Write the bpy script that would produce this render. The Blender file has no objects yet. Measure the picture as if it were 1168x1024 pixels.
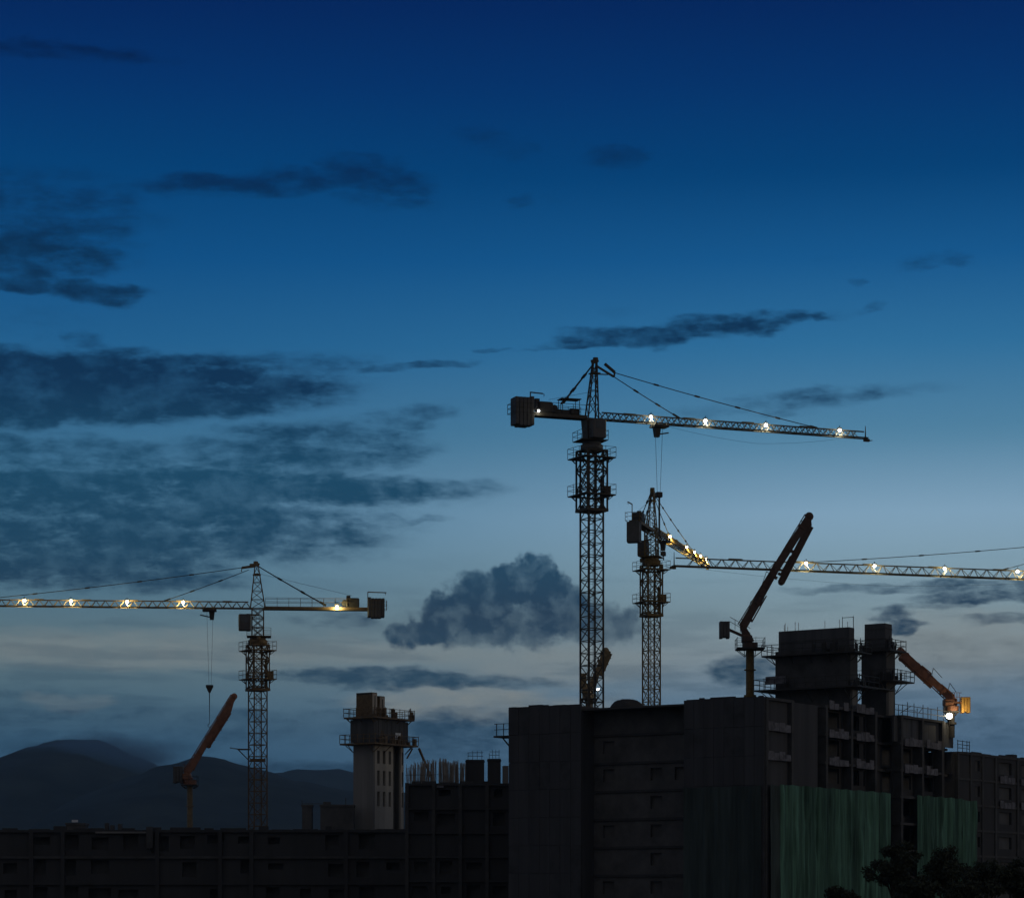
import bpy, math, random
from mathutils import Vector, Matrix
random.seed(7)
scene = bpy.context.scene
COL = scene.collection
F = 3000.0; CX = 584.0; HY = 1030.0; CZ = 2.0      # focal length (photo px), centre column, horizon row, eye height
R = math.radians
def PX(px, Y): return (px - CX) / F * Y
def PZ(py, Y): return CZ + (HY - py) / F * Y

# ------------------------------------------------------------------ materials
def mat(name, col, rough=0.8, var=0.25, scale=1.5, metal=0.0, streak=False, bump=0.0, spec=0.3):
    m = bpy.data.materials.new(name); m.use_nodes = True
    nt = m.node_tree; b = nt.nodes['Principled BSDF']
    b.inputs['Roughness'].default_value = rough; b.inputs['Metallic'].default_value = metal
    b.inputs['Specular IOR Level'].default_value = spec
    tc = nt.nodes.new('ShaderNodeTexCoord'); mp = nt.nodes.new('ShaderNodeMapping')
    if streak: mp.inputs['Scale'].default_value = (1, 1, 0.06)
    nt.links.new(tc.outputs['Object'], mp.inputs['Vector'])
    n = nt.nodes.new('ShaderNodeTexNoise'); n.inputs['Scale'].default_value = scale; n.inputs['Detail'].default_value = 6
    n.inputs['Roughness'].default_value = 0.65
    nt.links.new(mp.outputs[0], n.inputs['Vector'])
    r = nt.nodes.new('ShaderNodeValToRGB'); r.color_ramp.elements[0].position = 0.33; r.color_ramp.elements[1].position = 0.68
    r.color_ramp.elements[0].color = tuple(c * (1 - var) for c in col) + (1,)
    r.color_ramp.elements[1].color = tuple(min(1, c * (1 + var)) for c in col) + (1,)
    nt.links.new(n.outputs['Fac'], r.inputs['Fac']); nt.links.new(r.outputs[0], b.inputs['Base Color'])
    if bump:
        bp = nt.nodes.new('ShaderNodeBump'); bp.inputs['Strength'].default_value = bump; bp.inputs['Distance'].default_value = 0.05
        nt.links.new(n.outputs['Fac'], bp.inputs['Height']); nt.links.new(bp.outputs[0], b.inputs['Normal'])
    return m
def emis(name, col, s):
    m = bpy.data.materials.new(name); m.use_nodes = True
    nt = m.node_tree; nt.nodes.clear()
    e = nt.nodes.new('ShaderNodeEmission'); e.inputs[0].default_value = col + (1,); e.inputs[1].default_value = s
    o = nt.nodes.new('ShaderNodeOutputMaterial'); nt.links.new(e.outputs[0], o.inputs[0]); return m
M = dict(
    steelA = mat('weathered_steel', (.060, .052, .042), .6, .35, 3),
    steelB = mat('mustard_steel', (.17, .115, .04), .6, .35, 3),
    steelC = mat('dull_yellow_steel', (.10, .08, .045), .6, .35, 3),
    steelD = mat('rusty_yellow_steel', (.15, .105, .06), .6, .35, 3),
    boomlit = mat('lamplit_orange_paint', (.70, .40, .10), .5, .2, 2),  # brightened colour stands in for lamp light on the counterweight
    boomred = mat('dusty_red_steel', (.25, .115, .07), .5, .3, 2),
    boomdk = mat('brown_boom_paint', (.095, .058, .045), .5, .3, 2),
    boomtan = mat('tan_boom_paint', (.20, .15, .085), .5, .3, 2),
    grey = mat('grey_steel_sheet', (.09, .09, .095), .6, .2, 1.2),
    dark = mat('dark_metal', (.045, .043, .042), .6, .2, 2),
    rope = mat('steel_rope', (.03, .03, .032), .7, .1, 2),
    glass = mat('cab_glass', (.05, .06, .07), .08, .1, 1, spec=.6),
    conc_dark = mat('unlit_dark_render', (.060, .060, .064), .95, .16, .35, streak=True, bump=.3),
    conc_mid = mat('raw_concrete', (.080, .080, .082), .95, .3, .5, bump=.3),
    conc_lit = mat('lit_face_concrete', (.42, .39, .345), .95, .25, .6, streak=True, bump=.3),  # paler, warmer copy: side light painted into the tower's right-hand faces
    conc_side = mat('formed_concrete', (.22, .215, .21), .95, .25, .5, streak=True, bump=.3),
    void = mat('bare_interior', (.10, .10, .102), .95, .3, .4),
    form = mat('formwork_panels', (.085, .088, .095), .8, .3, .8, streak=True),
    patch = mat('white_parapet_panel', (.16, .16, .18), .9, .45, 1.5),
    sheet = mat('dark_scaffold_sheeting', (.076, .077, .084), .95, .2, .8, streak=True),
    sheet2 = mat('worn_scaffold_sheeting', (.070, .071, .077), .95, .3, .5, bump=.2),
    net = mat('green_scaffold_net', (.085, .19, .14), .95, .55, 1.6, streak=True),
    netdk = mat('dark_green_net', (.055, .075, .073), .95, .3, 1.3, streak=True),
    bark = mat('tree_bark', (.05, .04, .03), .9, .3, 4),
    leaf = mat('tree_leaves', (.045, .056, .038), .8, .35, 3),
    ground = mat('rough_earth', (.07, .065, .05), .95, .35, .02, bump=.2),
    road = mat('asphalt', (.05, .05, .05), .9, .15, .5),
    hill = mat('forested_hillside', (.035, .048, .045), .95, .5, .012),
    tarp = mat('black_tarp', (.045, .045, .047), .85, .2, 1.2),
    rebar = mat('pale_rusty_rebar', (.38, .34, .30), .8, .3, 2),
    white = mat('small_light_white', (.75, .78, .82), .7, .05, 2),
    lamp = emis('lamp_white', (.93, .97, 1.0), 25.0),
    lampw = emis('lamp_warm_white', (1.0, .93, .72), 28.0),
)

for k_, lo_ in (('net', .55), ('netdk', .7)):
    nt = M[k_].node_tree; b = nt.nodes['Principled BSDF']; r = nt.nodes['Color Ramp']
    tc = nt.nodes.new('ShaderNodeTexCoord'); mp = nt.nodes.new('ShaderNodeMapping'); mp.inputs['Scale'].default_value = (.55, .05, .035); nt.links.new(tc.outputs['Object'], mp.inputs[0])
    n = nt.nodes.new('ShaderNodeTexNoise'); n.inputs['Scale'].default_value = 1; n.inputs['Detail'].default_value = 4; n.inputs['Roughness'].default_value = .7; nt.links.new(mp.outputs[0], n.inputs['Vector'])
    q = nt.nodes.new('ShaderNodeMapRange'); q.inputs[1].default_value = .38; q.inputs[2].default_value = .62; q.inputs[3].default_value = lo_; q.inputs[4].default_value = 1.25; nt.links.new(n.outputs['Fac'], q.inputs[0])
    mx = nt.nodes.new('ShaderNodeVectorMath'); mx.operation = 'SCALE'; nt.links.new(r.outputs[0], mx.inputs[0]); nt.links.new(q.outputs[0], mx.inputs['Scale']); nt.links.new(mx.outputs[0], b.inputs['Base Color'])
# ------------------------------------------------------------------ mesh builder
class MB:
    def __init__(s): s.v = []; s.f = []; s.m = []; s.mats = []; s.cur = 0
    def use(s, m):
        if m not in s.mats: s.mats.append(m)
        s.cur = s.mats.index(m); return s
    def _add(s, vs, fs):
        n = len(s.v); s.v += [tuple(v) for v in vs]
        for f in fs: s.f.append(tuple(i + n for i in f)); s.m.append(s.cur)
    def box(s, x0, x1, y0, y1, z0, z1):
        if x0 > x1: x0, x1 = x1, x0
        if y0 > y1: y0, y1 = y1, y0
        if z0 > z1: z0, z1 = z1, z0
        s._add([(x0,y0,z0),(x1,y0,z0),(x1,y1,z0),(x0,y1,z0),(x0,y0,z1),(x1,y0,z1),(x1,y1,z1),(x0,y1,z1)],
               [(0,3,2,1),(4,5,6,7),(0,1,5,4),(1,2,6,5),(2,3,7,6),(3,0,4,7)]); return s
    def bbox(s, x0, x1, y0, y1, z0, z1, b=.06):       # box with chamfered vertical edges and top
        pts = [(x0+b,y0),(x1-b,y0),(x1,y0+b),(x1,y1-b),(x1-b,y1),(x0+b,y1),(x0,y1-b),(x0,y0+b)]
        cx, cy = (x0+x1)/2, (y0+y1)/2
        def ring(z, k): return [(cx+(x-cx)*k, cy+(y-cy)*k, z) for x, y in pts]
        w = max(x1-x0, y1-y0); k = 1 - 2*b/w
        vs = ring(z0, k) + ring(z0+b, 1) + ring(z1-b, 1) + ring(z1, k)
        fs = [tuple(range(7, -1, -1)), tuple(range(24, 32))]
        for r in range(3):
            for i in range(8): j = (i+1) % 8; fs.append((r*8+i, r*8+j, r*8+8+j, r*8+8+i))
        s._add(vs, fs); return s
    def bar(s, a, b, w=.1, h=None, w2=None, h2=None, n=4):
        a = Vector(a); b = Vector(b); d = b - a
        if d.length < 1e-6: return s
        d.normalize(); h = h or w; w2 = w2 or w; h2 = h2 or (h if w2 == w else w2)
        up = Vector((0,0,1)) if abs(d.z) < .95 else Vector((0,1,0))
        x = d.cross(up).normalized(); y = x.cross(d).normalized()
        def ring(p, ww, hh):
            if n == 4: return [p + x*sx*ww/2 + y*sy*hh/2 for sx, sy in ((-1,-1),(1,-1),(1,1),(-1,1))]
            return [p + x*math.cos(2*math.pi*i/n)*ww/2 + y*math.sin(2*math.pi*i/n)*hh/2 for i in range(n)]
        s._add(ring(a, w, h) + ring(b, w2, h2), [tuple(range(n-1,-1,-1)), tuple(range(n, 2*n))] +
               [(i, (i+1)%n, n+(i+1)%n, n+i) for i in range(n)]); return s
    def cyl(s, c, r, z0, z1, n=14, r2=None):
        r2 = r if r2 is None else r2
        vs = [(c[0]+r*math.cos(2*math.pi*i/n), c[1]+r*math.sin(2*math.pi*i/n), z0) for i in range(n)] + \
             [(c[0]+r2*math.cos(2*math.pi*i/n), c[1]+r2*math.sin(2*math.pi*i/n), z1) for i in range(n)]
        s._add(vs, [tuple(range(n-1,-1,-1)), tuple(range(n, 2*n))] + [(i,(i+1)%n,n+(i+1)%n,n+i) for i in range(n)]); return s
    def ball(s, c, rx, ry=None, rz=None, n=10, m=6, z_min=-1):
        ry = ry or rx; rz = rz or rx; vs = []; fs = []
        for j in range(m+1):
            t = math.pi*j/m
            for i in range(n):
                p = 2*math.pi*i/n
                vs.append((c[0]+rx*math.sin(t)*math.cos(p), c[1]+ry*math.sin(t)*math.sin(p), c[2]+rz*max(z_min, math.cos(t))))
        for j in range(m):
            for i in range(n): k = (i+1)%n; fs.append((j*n+i, (j+1)*n+i, (j+1)*n+k, j*n+k))
        s._add(vs, fs); return s
    def poly(s, pts): s._add(pts, [tuple(range(len(pts)))]); return s
    def xform(s, mx): s.v = [tuple(mx @ Vector(v)) for v in s.v]; return s
    def build(s, name, m=None, parent=None, smooth=False):
        me = bpy.data.meshes.new(name); me.from_pydata(s.v, [], s.f)
        if s.mats:
            for k in s.mats: me.materials.append(M[k])
            me.polygons.foreach_set('material_index', s.m)
        if m: me.materials.append(M[m]) if not s.mats else None
        if smooth: me.polygons.foreach_set('use_smooth', [True]*len(me.polygons))
        me.update()
        o = bpy.data.objects.new(name, me); COL.objects.link(o)
        if parent: o.parent = parent
        return o
def tag(o, label=None, cat=None, group=None, kind=None):
    if label: o['label'] = label
    if cat: o['category'] = cat
    if group: o['group'] = group
    if kind: o['kind'] = kind
    return o
def empty(name, loc, rz=0, **k):
    o = bpy.data.objects.new(name, None); o.empty_display_size = .5; COL.objects.link(o)
    o.location = loc; o.rotation_euler = (0, 0, rz); return tag(o, **k)
def light(name, loc, power, parent, col=(1,.9,.7), rad=.15):
    l = bpy.data.lights.new(name, 'POINT'); l.energy = power; l.color = col; l.shadow_soft_size = rad
    o = bpy.data.objects.new(name, l); COL.objects.link(o); o.location = loc; o.parent = parent
    return o

# ------------------------------------------------------------------ lattice helpers
def mast_mesh(mb, w, z0, z1, rot, seg=None, chord=.17, lace=.075, xb=False):
    seg = seg or w; n = max(1, round((z1-z0)/seg)); seg = (z1-z0)/n; h = w/2
    c = [Matrix.Rotation(rot, 3, 'Z') @ Vector(p) for p in ((-h,-h,0),(h,-h,0),(h,h,0),(-h,h,0))]
    for p in c: mb.bar(p+Vector((0,0,z0)), p+Vector((0,0,z1)), chord)
    for i in range(n+1):
        z = z0+i*seg
        for k in range(4): mb.bar(c[k]+Vector((0,0,z)), c[(k+1)%4]+Vector((0,0,z)), lace*(1.3 if i%3==0 else 1))
        if i == n: break
        for k in range(4):
            a, b = c[k], c[(k+1)%4]
            if xb:
                mb.bar(a+Vector((0,0,z)), b+Vector((0,0,z+seg)), lace); mb.bar(b+Vector((0,0,z)), a+Vector((0,0,z+seg)), lace)
            elif i % 2: mb.bar(a+Vector((0,0,z)), b+Vector((0,0,z+seg)), lace)
            else: mb.bar(b+Vector((0,0,z)), a+Vector((0,0,z+seg)), lace)
    # climbing ladder inside
    for sx in (-.2, .2): mb.bar((sx, .1, z0), (sx, .1, z1), .04)
    z = z0
    while z < z1: mb.bar((-.2,.1,z), (.2,.1,z), .03); z += .6
def deck(mb, x0, x1, y0, y1, z, ix0, ix1, iy0, iy1, rail=1.1, gap=1.4, t=.12, brackets=True, rt=.04):
    """ring-shaped walkway with a railing; the i* rectangle is left open"""
    mb.box(x0, x1, y0, iy0, z-t, z); mb.box(x0, x1, iy1, y1, z-t, z)
    mb.box(x0, ix0, iy0, iy1, z-t, z); mb.box(ix1, x1, iy0, iy1, z-t, z)
    cs = [(x0,y0),(x1,y0),(x1,y1),(x0,y1)]
    for k in range(4):
        a, b = cs[k], cs[(k+1)%4]; L = math.dist(a, b); n = max(1, round(L/gap))
        for hh in (rail, rail*.5): mb.bar((a[0],a[1],z+hh), (b[0],b[1],z+hh), rt)
        for i in range(n): t_ = i/n; mb.bar((a[0]+(b[0]-a[0])*t_, a[1]+(b[1]-a[1])*t_, z), (a[0]+(b[0]-a[0])*t_, a[1]+(b[1]-a[1])*t_, z+rail+random.uniform(-.02,.12)), rt)
    if brackets:
        nx = max(2, round((ix1-ix0)/2.2)+1); ny = max(2, round((iy1-iy0)/2.2)+1)
        for i in range(nx):
            x = ix0+(ix1-ix0)*i/(nx-1)
            for o, p in ((y0, iy0), (y1, iy1)): mb.bar((x,o,z-t), (x,p,z-t-abs(o-p)*.75), .07)
        for i in range(ny):
            y = iy0+(iy1-iy0)*i/(ny-1)
            for o, p in ((x0, ix0), (x1, ix1)): mb.bar((o,y,z-t), (p,y,z-t-abs(o-p)*.75), .07)

# ------------------------------------------------------------------ tower cranes
def tower_crane(px, Y, jib_py, top_px_h, az, L, LC, steel, mrot, lamps, label, *, mast_w=1.85, coll=(3.0, 9.5), decks=(3.6, 7.6),
                deck_w=5.2, climb_w=2.6, cab=None, clampon=None, apex_fwd=.4, outer=.8, inner=.3, trolley=.24, rope=7.0, tail=4.0,
                hookform='box', cwt=(1.9, 2.9), cjlamp=None, xb=False, seg=1.5, lampmat='lamp', lampcol=(1,.93,.72), lp=60,
                jh=1.0, pitch=1.2, head='bracket', extras=None, base_z=0, canopy=False, cab_side=-1, jx=False, low_rope=False, sub=None, hw=.9, nh=5, wo=1.0, cwz=0, jw=.5, cjp=1.5):
    X = PX(px, Y); H = PZ(jib_py, Y)
    root = empty('tower_crane', (X, Y, base_z), az, label=label, cat='tower crane', group='tower cranes over the building site')
    H -= base_z; mr = mrot - az; AP = top_px_h
    m = MB(); mast_mesh(m, mast_w, 0, H-coll[1]+.5, mr, seg, xb=xb); m.build('mast', steel, root)
    # climbing cage: wider lattice sleeve round the mast head
    m = MB(); mast_mesh(m, climb_w, H-coll[1], H-coll[0]-.5, mr, 2.1, .17, .09, True)
    mast_mesh(m, mast_w, H-coll[1]+.5, H-coll[0]-.5, mr, 1.9, .17, .09)
    g = climb_w/2+.1; Rm = Matrix.Rotation(mr, 4, 'Z')
    q = MB(); q.box(-g, g, -g, g, H-coll[1]-.05, H-coll[1]+.25); q.xform(Rm); m.v_off = len(m.v); m._add(q.v, q.f)
    # hydraulic ram and pump on one side
    q = MB(); q.bar((g-.1, 0, H-coll[1]+.3), (g-.1, 0, H-coll[1]+4), .3, n=8); q.box(g, g+.8, -.5, .4, H-decks[1]+.1, H-decks[1]+1.1); q.xform(Rm); m._add(q.v, q.f)
    m.build('climbing_cage', steel, root)
    for dz in decks:
        d = MB(); w = deck_w/2/1.2; deck(d, -w, w, -w, w, H-dz, -climb_w/2, climb_w/2, -climb_w/2, climb_w/2, 1.1, 1.3); d.xform(Rm); d.build('work_platform', steel, root)
    # slewing ring, turntable and turret
    m = MB(); m.cyl((0,0), 1.25, H-coll[0]-.5, H-coll[0]+.1, 20); m.cyl((0,0), 1.1, H-coll[0]+.1, H-coll[0]+.55, 20, .95)
    m.bar((-.1,.9,H-coll[0]+.2), (-.1,1.5,H-coll[0]+.2), .5); m.build('slewing_ring', 'grey' if steel=='steelA' else steel, root, True)
    m = MB()
    if sub == 'solid':
        m.bar((0,0,H-coll[0]+.55), (0,0,H-.02), 1.5, 1.5, 1.95, 1.6)
    else:
        mast_mesh(m, 1.5, H-coll[0]+.5, H-.02, 0, 1.2, .16, .08, True)
    deck(m, -1.7, 1.4, -1.4, 1.4, H-coll[0]+.6, -.7, .7, -.7, .7, 1.0, 1.2, .08, False)
    m.build('turret', steel, root)
    # cab
    cx, cz = cab or (1.3, -1.3); sy = cab_side
    m = MB(); m.use('grey'); m.bbox(cx-.85, cx+.75, sy*1.0-.65+(sy*.3), sy*1.0+.65+(sy*.3), H+cz-1.1, H+cz+1.0, .1)
    m.bar((cx-.3, sy*.9, H+cz+1.05), (-.1, 0, H+cz+1.05), .2); c = m.build('cab', None, root)
    m = MB(); m.box(cx+.74, cx+.77, sy*1.3-.5, sy*1.3+.5, H+cz-.5, H+cz+.75); m.box(cx-.5, cx+.5, sy*1.3+sy*.645, sy*1.3+sy*.665, H+cz-.1, H+cz+.75)
    m.build('window', 'glass', c)
    # cathead: tapering lattice tower
    m = MB(); bw = hw; tw = .2; ax = apex_fwd
    def P(k, t): s_ = bw+(tw-bw)*t; return Vector(((-s_ if k in (0,3) else s_)+ax*t, (-s_ if k < 2 else s_)*.8, H+.02+AP*t))
    n = nh
    for k in range(4): m.bar(P(k,0), P(k,1), .13)
    for i in range(n):
        for k in range(4):
            m.bar(P(k,i/n), P((k+1)%4,i/n), .06); m.bar(P(k,i/n) if i%2 else P((k+1)%4,i/n), P((k+1)%4,(i+1)/n) if i%2 else P(k,(i+1)/n), .07)
    m.bar((ax-.35,0,H+AP), (ax+.35,0,H+AP+.25), .45); m.cyl((ax+.1, 0), .3, H+AP+.1, H+AP+.5, 10)
    m.box(ax-.55, ax+.5, -.5, .5, H+AP-1.3, H+AP-1.2)
    if head == 'bracket':
        m.bar((ax+.2,0,H+AP-.4), (ax+2.3,0,H+AP-1.45), .2); m.bar((ax+2.3,0,H+AP-1.45), (ax+2.4,0,H+AP-.95), .16); m.bar((ax+2.4,0,H+AP-.95), (ax+1.2,0,H+AP-.1), .26)
        m.bar((ax+.2,0,H+AP-1.3), (ax+1.6,0,H+AP-1.25), .12); A1 = Vector((ax+2.4,0,H+AP-1.0)); A2 = Vector((ax+2.3,0,H+AP-1.45))
    else:
        m.bar((ax+.2,0,H+AP-.1), (ax+1.9,0,H+AP-.35), .3); m.bar((ax+1.9,0,H+AP-.35), (ax+1.95,0,H+AP-.85), .12)
        m.bar((ax+.3,0,H+AP+.02), (ax+.9,0,H+AP-.02), .38); A1 = Vector((ax+1.7,0,H+AP-.3)); A2 = Vector((ax+1.0,0,H+AP-.6))
    m.build('tower_head', steel, root)
    # jib: triangular lattice girder
    m = MB(); n = int((L-1.0)/pitch); lc = .065
    for y in (-jw, jw): m.bar((.8,y,H), (L,y,H), .15, .13)
    m.bar((1.2,0,H+jh), (L-.3,0,H+jh*.92), .14)
    for i in range(n):
        x = .9+i*pitch; xm = x+pitch/2
        for y in (-jw, jw):
            m.bar((x,y,H), (xm,0,H+jh), lc); m.bar((xm,0,H+jh), (x+pitch,y,H), lc)
            if jx: m.bar((xm,y,H), (x+pitch,0,H+jh), .05); m.bar((xm,y,H), (x,0,H+jh), .05)
        m.bar((x,-jw,H), (x,jw,H), lc); m.bar((x,-jw if i%2 else jw,H), (x+pitch,jw if i%2 else -jw,H), .05)
        if i % 5 == 2: m.bar((x,0,H+jh), (x+pitch,0,H+jh), .22)
    m.bar((L,-jw,H), (L,jw,H), .16); m.bar((L-.1,0,H), (L-.1,0,H+jh+.6), .12, .12, .05); m.bar((L-.3,0,H-.22), (L+.4,0,H-.22), .3)
    m.bar((L+.1,0,H-.3), (L+.8,0,H-.18), .08)
    m.build('jib', steel, root)
    # counter jib
    m = MB()
    for y in (-.6, .6): m.bar((-.8,y,H+.05), (-LC,y,H+.05), .16, .38)
    for i in range(int(LC/1.3)): x = -1-i*1.3; m.bar((x,-.6,H), (x,.6,H), .12); m.bar((x,-.6,H), (x-1.3,.6,H), .08)
    m.box(-LC+.2, -1, -.55, .55, H+.2, H+.24)
    for y in (-.75, .75):
        for hh in (.65, 1.15): m.bar((-1,y,H+.2+hh), (-LC+2.2,y,H+.2+hh), .045)
        x = -1
        while x > -LC+2: m.bar((x,y,H+.2), (x,y,H+1.35), .045); x -= 1.5
    m.build('counter_jib', steel, root)
    # winch house
    m = MB(); m.use('dark')
    m.bbox(-LC+wo, -LC+wo+1.7, -.7, .7, H+.25, H+1.45, .12); m.bar((-LC+wo+1.9,-.5,H+.8), (-LC+wo+1.9,.5,H+.8), .8, n=12)
    m.bar((-LC+wo+(1.4 if head!='bracket' else 0),0,H+.5), (-LC+wo+(1.4 if head!='bracket' else 0),0,H+1.8), .5, .5)
    m.build('winch', None, root)
    if canopy:
        m = MB(); x0, x1 = -3.7, -1.7
        m.bar((x0-.15,0,H+1.95), (x1+.2,0,H+1.98), 1.4, .08)
        for x in (x0, x1):
            for y in (-.6,.6): m.bar((x,y,H+.2), (x,y,H+1.95), .06)
        m.bbox(x1-1.0, x1+.1, -.5, .3, H+.25, H+.95, .1); m.bbox(x0-.9, x0+.9, -.5, .5, H+.25, H+.75, .08)
        m.build('winch_canopy', 'dark', root)
    # counterweights: stacked slabs hanging through the end of the counter jib
    cw, ch = cwt; m = MB()
    for i in range(5):
        x = -LC+.02-i*cw/5
        m.bbox(x-cw/5+.015, x-.015, -.85, .85, H+cwz-ch*.42+(.12 if i in (0,4) else 0), H+cwz+ch*.55+(.12 if i==0 else 0), .05)
    m.box(-LC-cw, -LC-.02, -.5, .5, H-.1+min(0,cwz), H+.1); m.build('counterweight', 'grey', root)
    dx = -2.4 if head!='bracket' else 1.5; m = MB(); m.bar((-LC,.4,H+.1), (-LC,.4,H+ch*.5+1.0), .1); m.bar((-LC,.4,H+ch*.5+.95), (-LC+dx,.4,H+ch*.5+.9), .12)
    m.bar((-LC+dx+.1,.4,H+ch*.5+.9), (-LC+dx+.1,.4,H+ch*.5+.6), .06)
    m.build('davit_arm', steel, root)
    m = MB()
    for zz in (H+.05, H+.6, H+1.1): m.bar((-LC-cw-.25,-.8,zz), (-LC-cw-.25,.8,zz), .05); m.bar((-LC-cw-.25,-.95,zz), (-LC-.1,-.95,zz), .05); m.bar((-LC-cw-.25,.95,zz), (-LC-.1,.95,zz), .05)
    for yy in (-.95,.95): m.bar((-LC-cw-.25,yy,H), (-LC-cw-.25,yy,H+1.15), .05); m.bar((-LC-cw-.25,yy,H+.05),(-LC-cw-.25,0,H+.05),.05)
    m.build('end_railing', steel, root)
    # stays
    def stay(name, a, b, w=.07, knots=3):
        q = MB(); a = Vector(a); b = Vector(b); N = 10; prev = a
        sag = (b-a).length*.006
        for i in range(1, N+1):
            t = i/N; p = a.lerp(b, t)-Vector((0,0,sag*4*t*(1-t))); q.bar(prev, p, w); prev = p
        for i in range(1, knots+1):
            t = i/(knots+1); p = a.lerp(b, t)-Vector((0,0,sag*4*t*(1-t))); dd = (b-a).normalized()*.3; q.bar(p-dd, p+dd, w*2.2)
        q.bar(b-(b-a).normalized()*.9, b, w*2.4); q.build(name, 'rope', root)
    stay('stay_cable', A1, (L*outer,0,H+jh), .075, 4); stay('stay_cable', A2, (L*inner,0,H+jh), .075, 2)
    for y in (-.35,.35): stay('stay_cable', (ax,y*.4,H+AP), (-LC+3.6 if head=='bracket' else -LC*.62,y,H+.5+(1.0 if head=='bracket' else 0)), .09, 2)
    q = MB(); q.bar((ax,0,H+AP-1.0 if head!='bracket' else H+3.1), (-LC+2,0,H+1.8), .03); q.build('winch_rope', 'rope', root)
    # trolley, ropes and hook
    tx = L*trolley; m = MB()
    m.box(tx-.9, tx+.9, -.7, .7, H-.42, H-.2); m.bar((tx-.3,0,H-.4), (tx-.3,0,H-1.5), .75, .75, .5); m.bar((tx-.3,0,H-1.2), (tx+1.2,.2,H-.9), .14)
    for yy in (-.6,.6):
        for xx in (-.7,.7): m.cyl((tx+xx, yy), .14, H-.2, H-.05, 8)
    m.build('trolley', 'dark', root)
    m = MB()
    for dx, dy in ((-.45,.1),(.35,-.1)): m.bar((tx+dx,dy,H-.4), (tx-.05+dx*.35,dy,H-rope), .03)
    m.build('hoist_rope', 'rope', root)
    m = MB(); hz = H-rope
    if hookform == 'box': m.bbox(tx-.4, tx+.3, -.3, .3, hz-.6, hz, .06); m.bar((tx,0,hz-.6), (tx,0,hz-tail), .16)
    else: m.bar((tx,0,hz), (tx,0,hz-.3), .95, .4); m.bar((tx,0,hz-.3), (tx,0,hz-1.0), .9, .4, .25); m.bar((tx,0,hz-.9), (tx,0,hz-tail), .12, .12, .05)
    # swivel hook
    pr = Vector((tx,0,hz-tail))
    for i in range(1, 8):
        a = i/7*math.pi*1.4; p = Vector((tx+.22*math.sin(a), 0, hz-tail-.22+.22*math.cos(a))); m.bar(pr, p, .08); pr = p
    m.build('hook_block', 'dark', root)
    if low_rope:
        m = MB(); pr = None
        for i in range(13): t = i/12; p = Vector((tx+1+(L-4-tx)*t, 0, H-.2-1.5*4*t*(1-t)*.5-.5*(1-abs(2*t-1)))); (m.bar(pr, p, .02) if pr else None); pr = p
        m.build('trolley_rope', 'rope', root)
    # floodlights on the jib
    for i, lx in enumerate(list(lamps)+([cjlamp] if cjlamp else [])):
        zz = H+jh-.12 if lx > 0 else H+.35; cs = -1 if math.cos(az) > -.2 else 1; ys = cs*.14 if lx > 0 else cs*.8
        m = MB(); m.use('dark'); m.bbox(lx-.24, lx+.24, ys-.16, ys+.16, zz+.14, zz+.3, .04); m.bar((lx,ys,zz+.3), (lx,ys,zz+.52), .07)
        if math.sin(az) > .9 : pass
        m.bar((lx-.28,ys,zz), (lx-.28,ys,zz+.3), .05); m.bar((lx+.28,ys,zz), (lx+.28,ys,zz+.3), .05)
        f = m.build('floodlight', None, root)
        big_ = lx > 0
        q = MB(); q.ball((lx,ys,zz-.02), .17 if big_ else .13, .16 if big_ else .12, .17 if big_ else .09); q.build('lens', lampmat, f, True)
        light('floodlight_glow', (lx+random.uniform(-.1,.1), ys+cs*.33, zz-(.42 if big_ else .4)), lp*(random.uniform(2.2,3.6) if big_ else cjp), f, lampcol, .12)
    return root, H, X

def frac(px0, Y0, px1, Y1):   # length and heading of a jib from two image columns and their distances
    a = Vector((PX(px0,Y0), Y0)); b = Vector((PX(px1,Y1), Y1)); d = b-a; return d.length, math.atan2(d.y, d.x)
# centre crane
LA, azA = frac(675, 290, 988, 302)
def at_len(px, px0, Y0, az):  # distance along the jib at which it crosses image column px
    x0 = PX(px0, Y0); k = (px-CX)/F; return (k*Y0-x0)/(math.cos(az)-k*math.sin(az))
lA = [at_len(p, 675, 290, azA) for p in (742, 804, 873, 957)]
tower_crane(675, 290, 478, 6.3, azA, LA, 7.1, 'steelA', R(28), lA,
    'tallest dark tower crane in the centre, its lit jib reaching right', cab=(.2,-1.25), sub='solid',
    outer=at_len(932,675,290,azA)/LA, inner=at_len(775,675,290,azA)/LA, trolley=at_len(752,675,290,azA)/LA, rope=7.6, tail=4.9,
    cwt=(2.2,3.2), cjlamp=-6.6, canopy=True, jx=True, low_rope=True, lp=80, lampcol=(1,.95,.66), decks=(4.3,8.4), coll=(3.0,10.2), jh=.8, pitch=1.45, seg=1.35, climb_w=2.5, deck_w=4.7, cjp=.12, hw=.62, nh=4, wo=.6, apex_fwd=.35, jw=.42)
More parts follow.
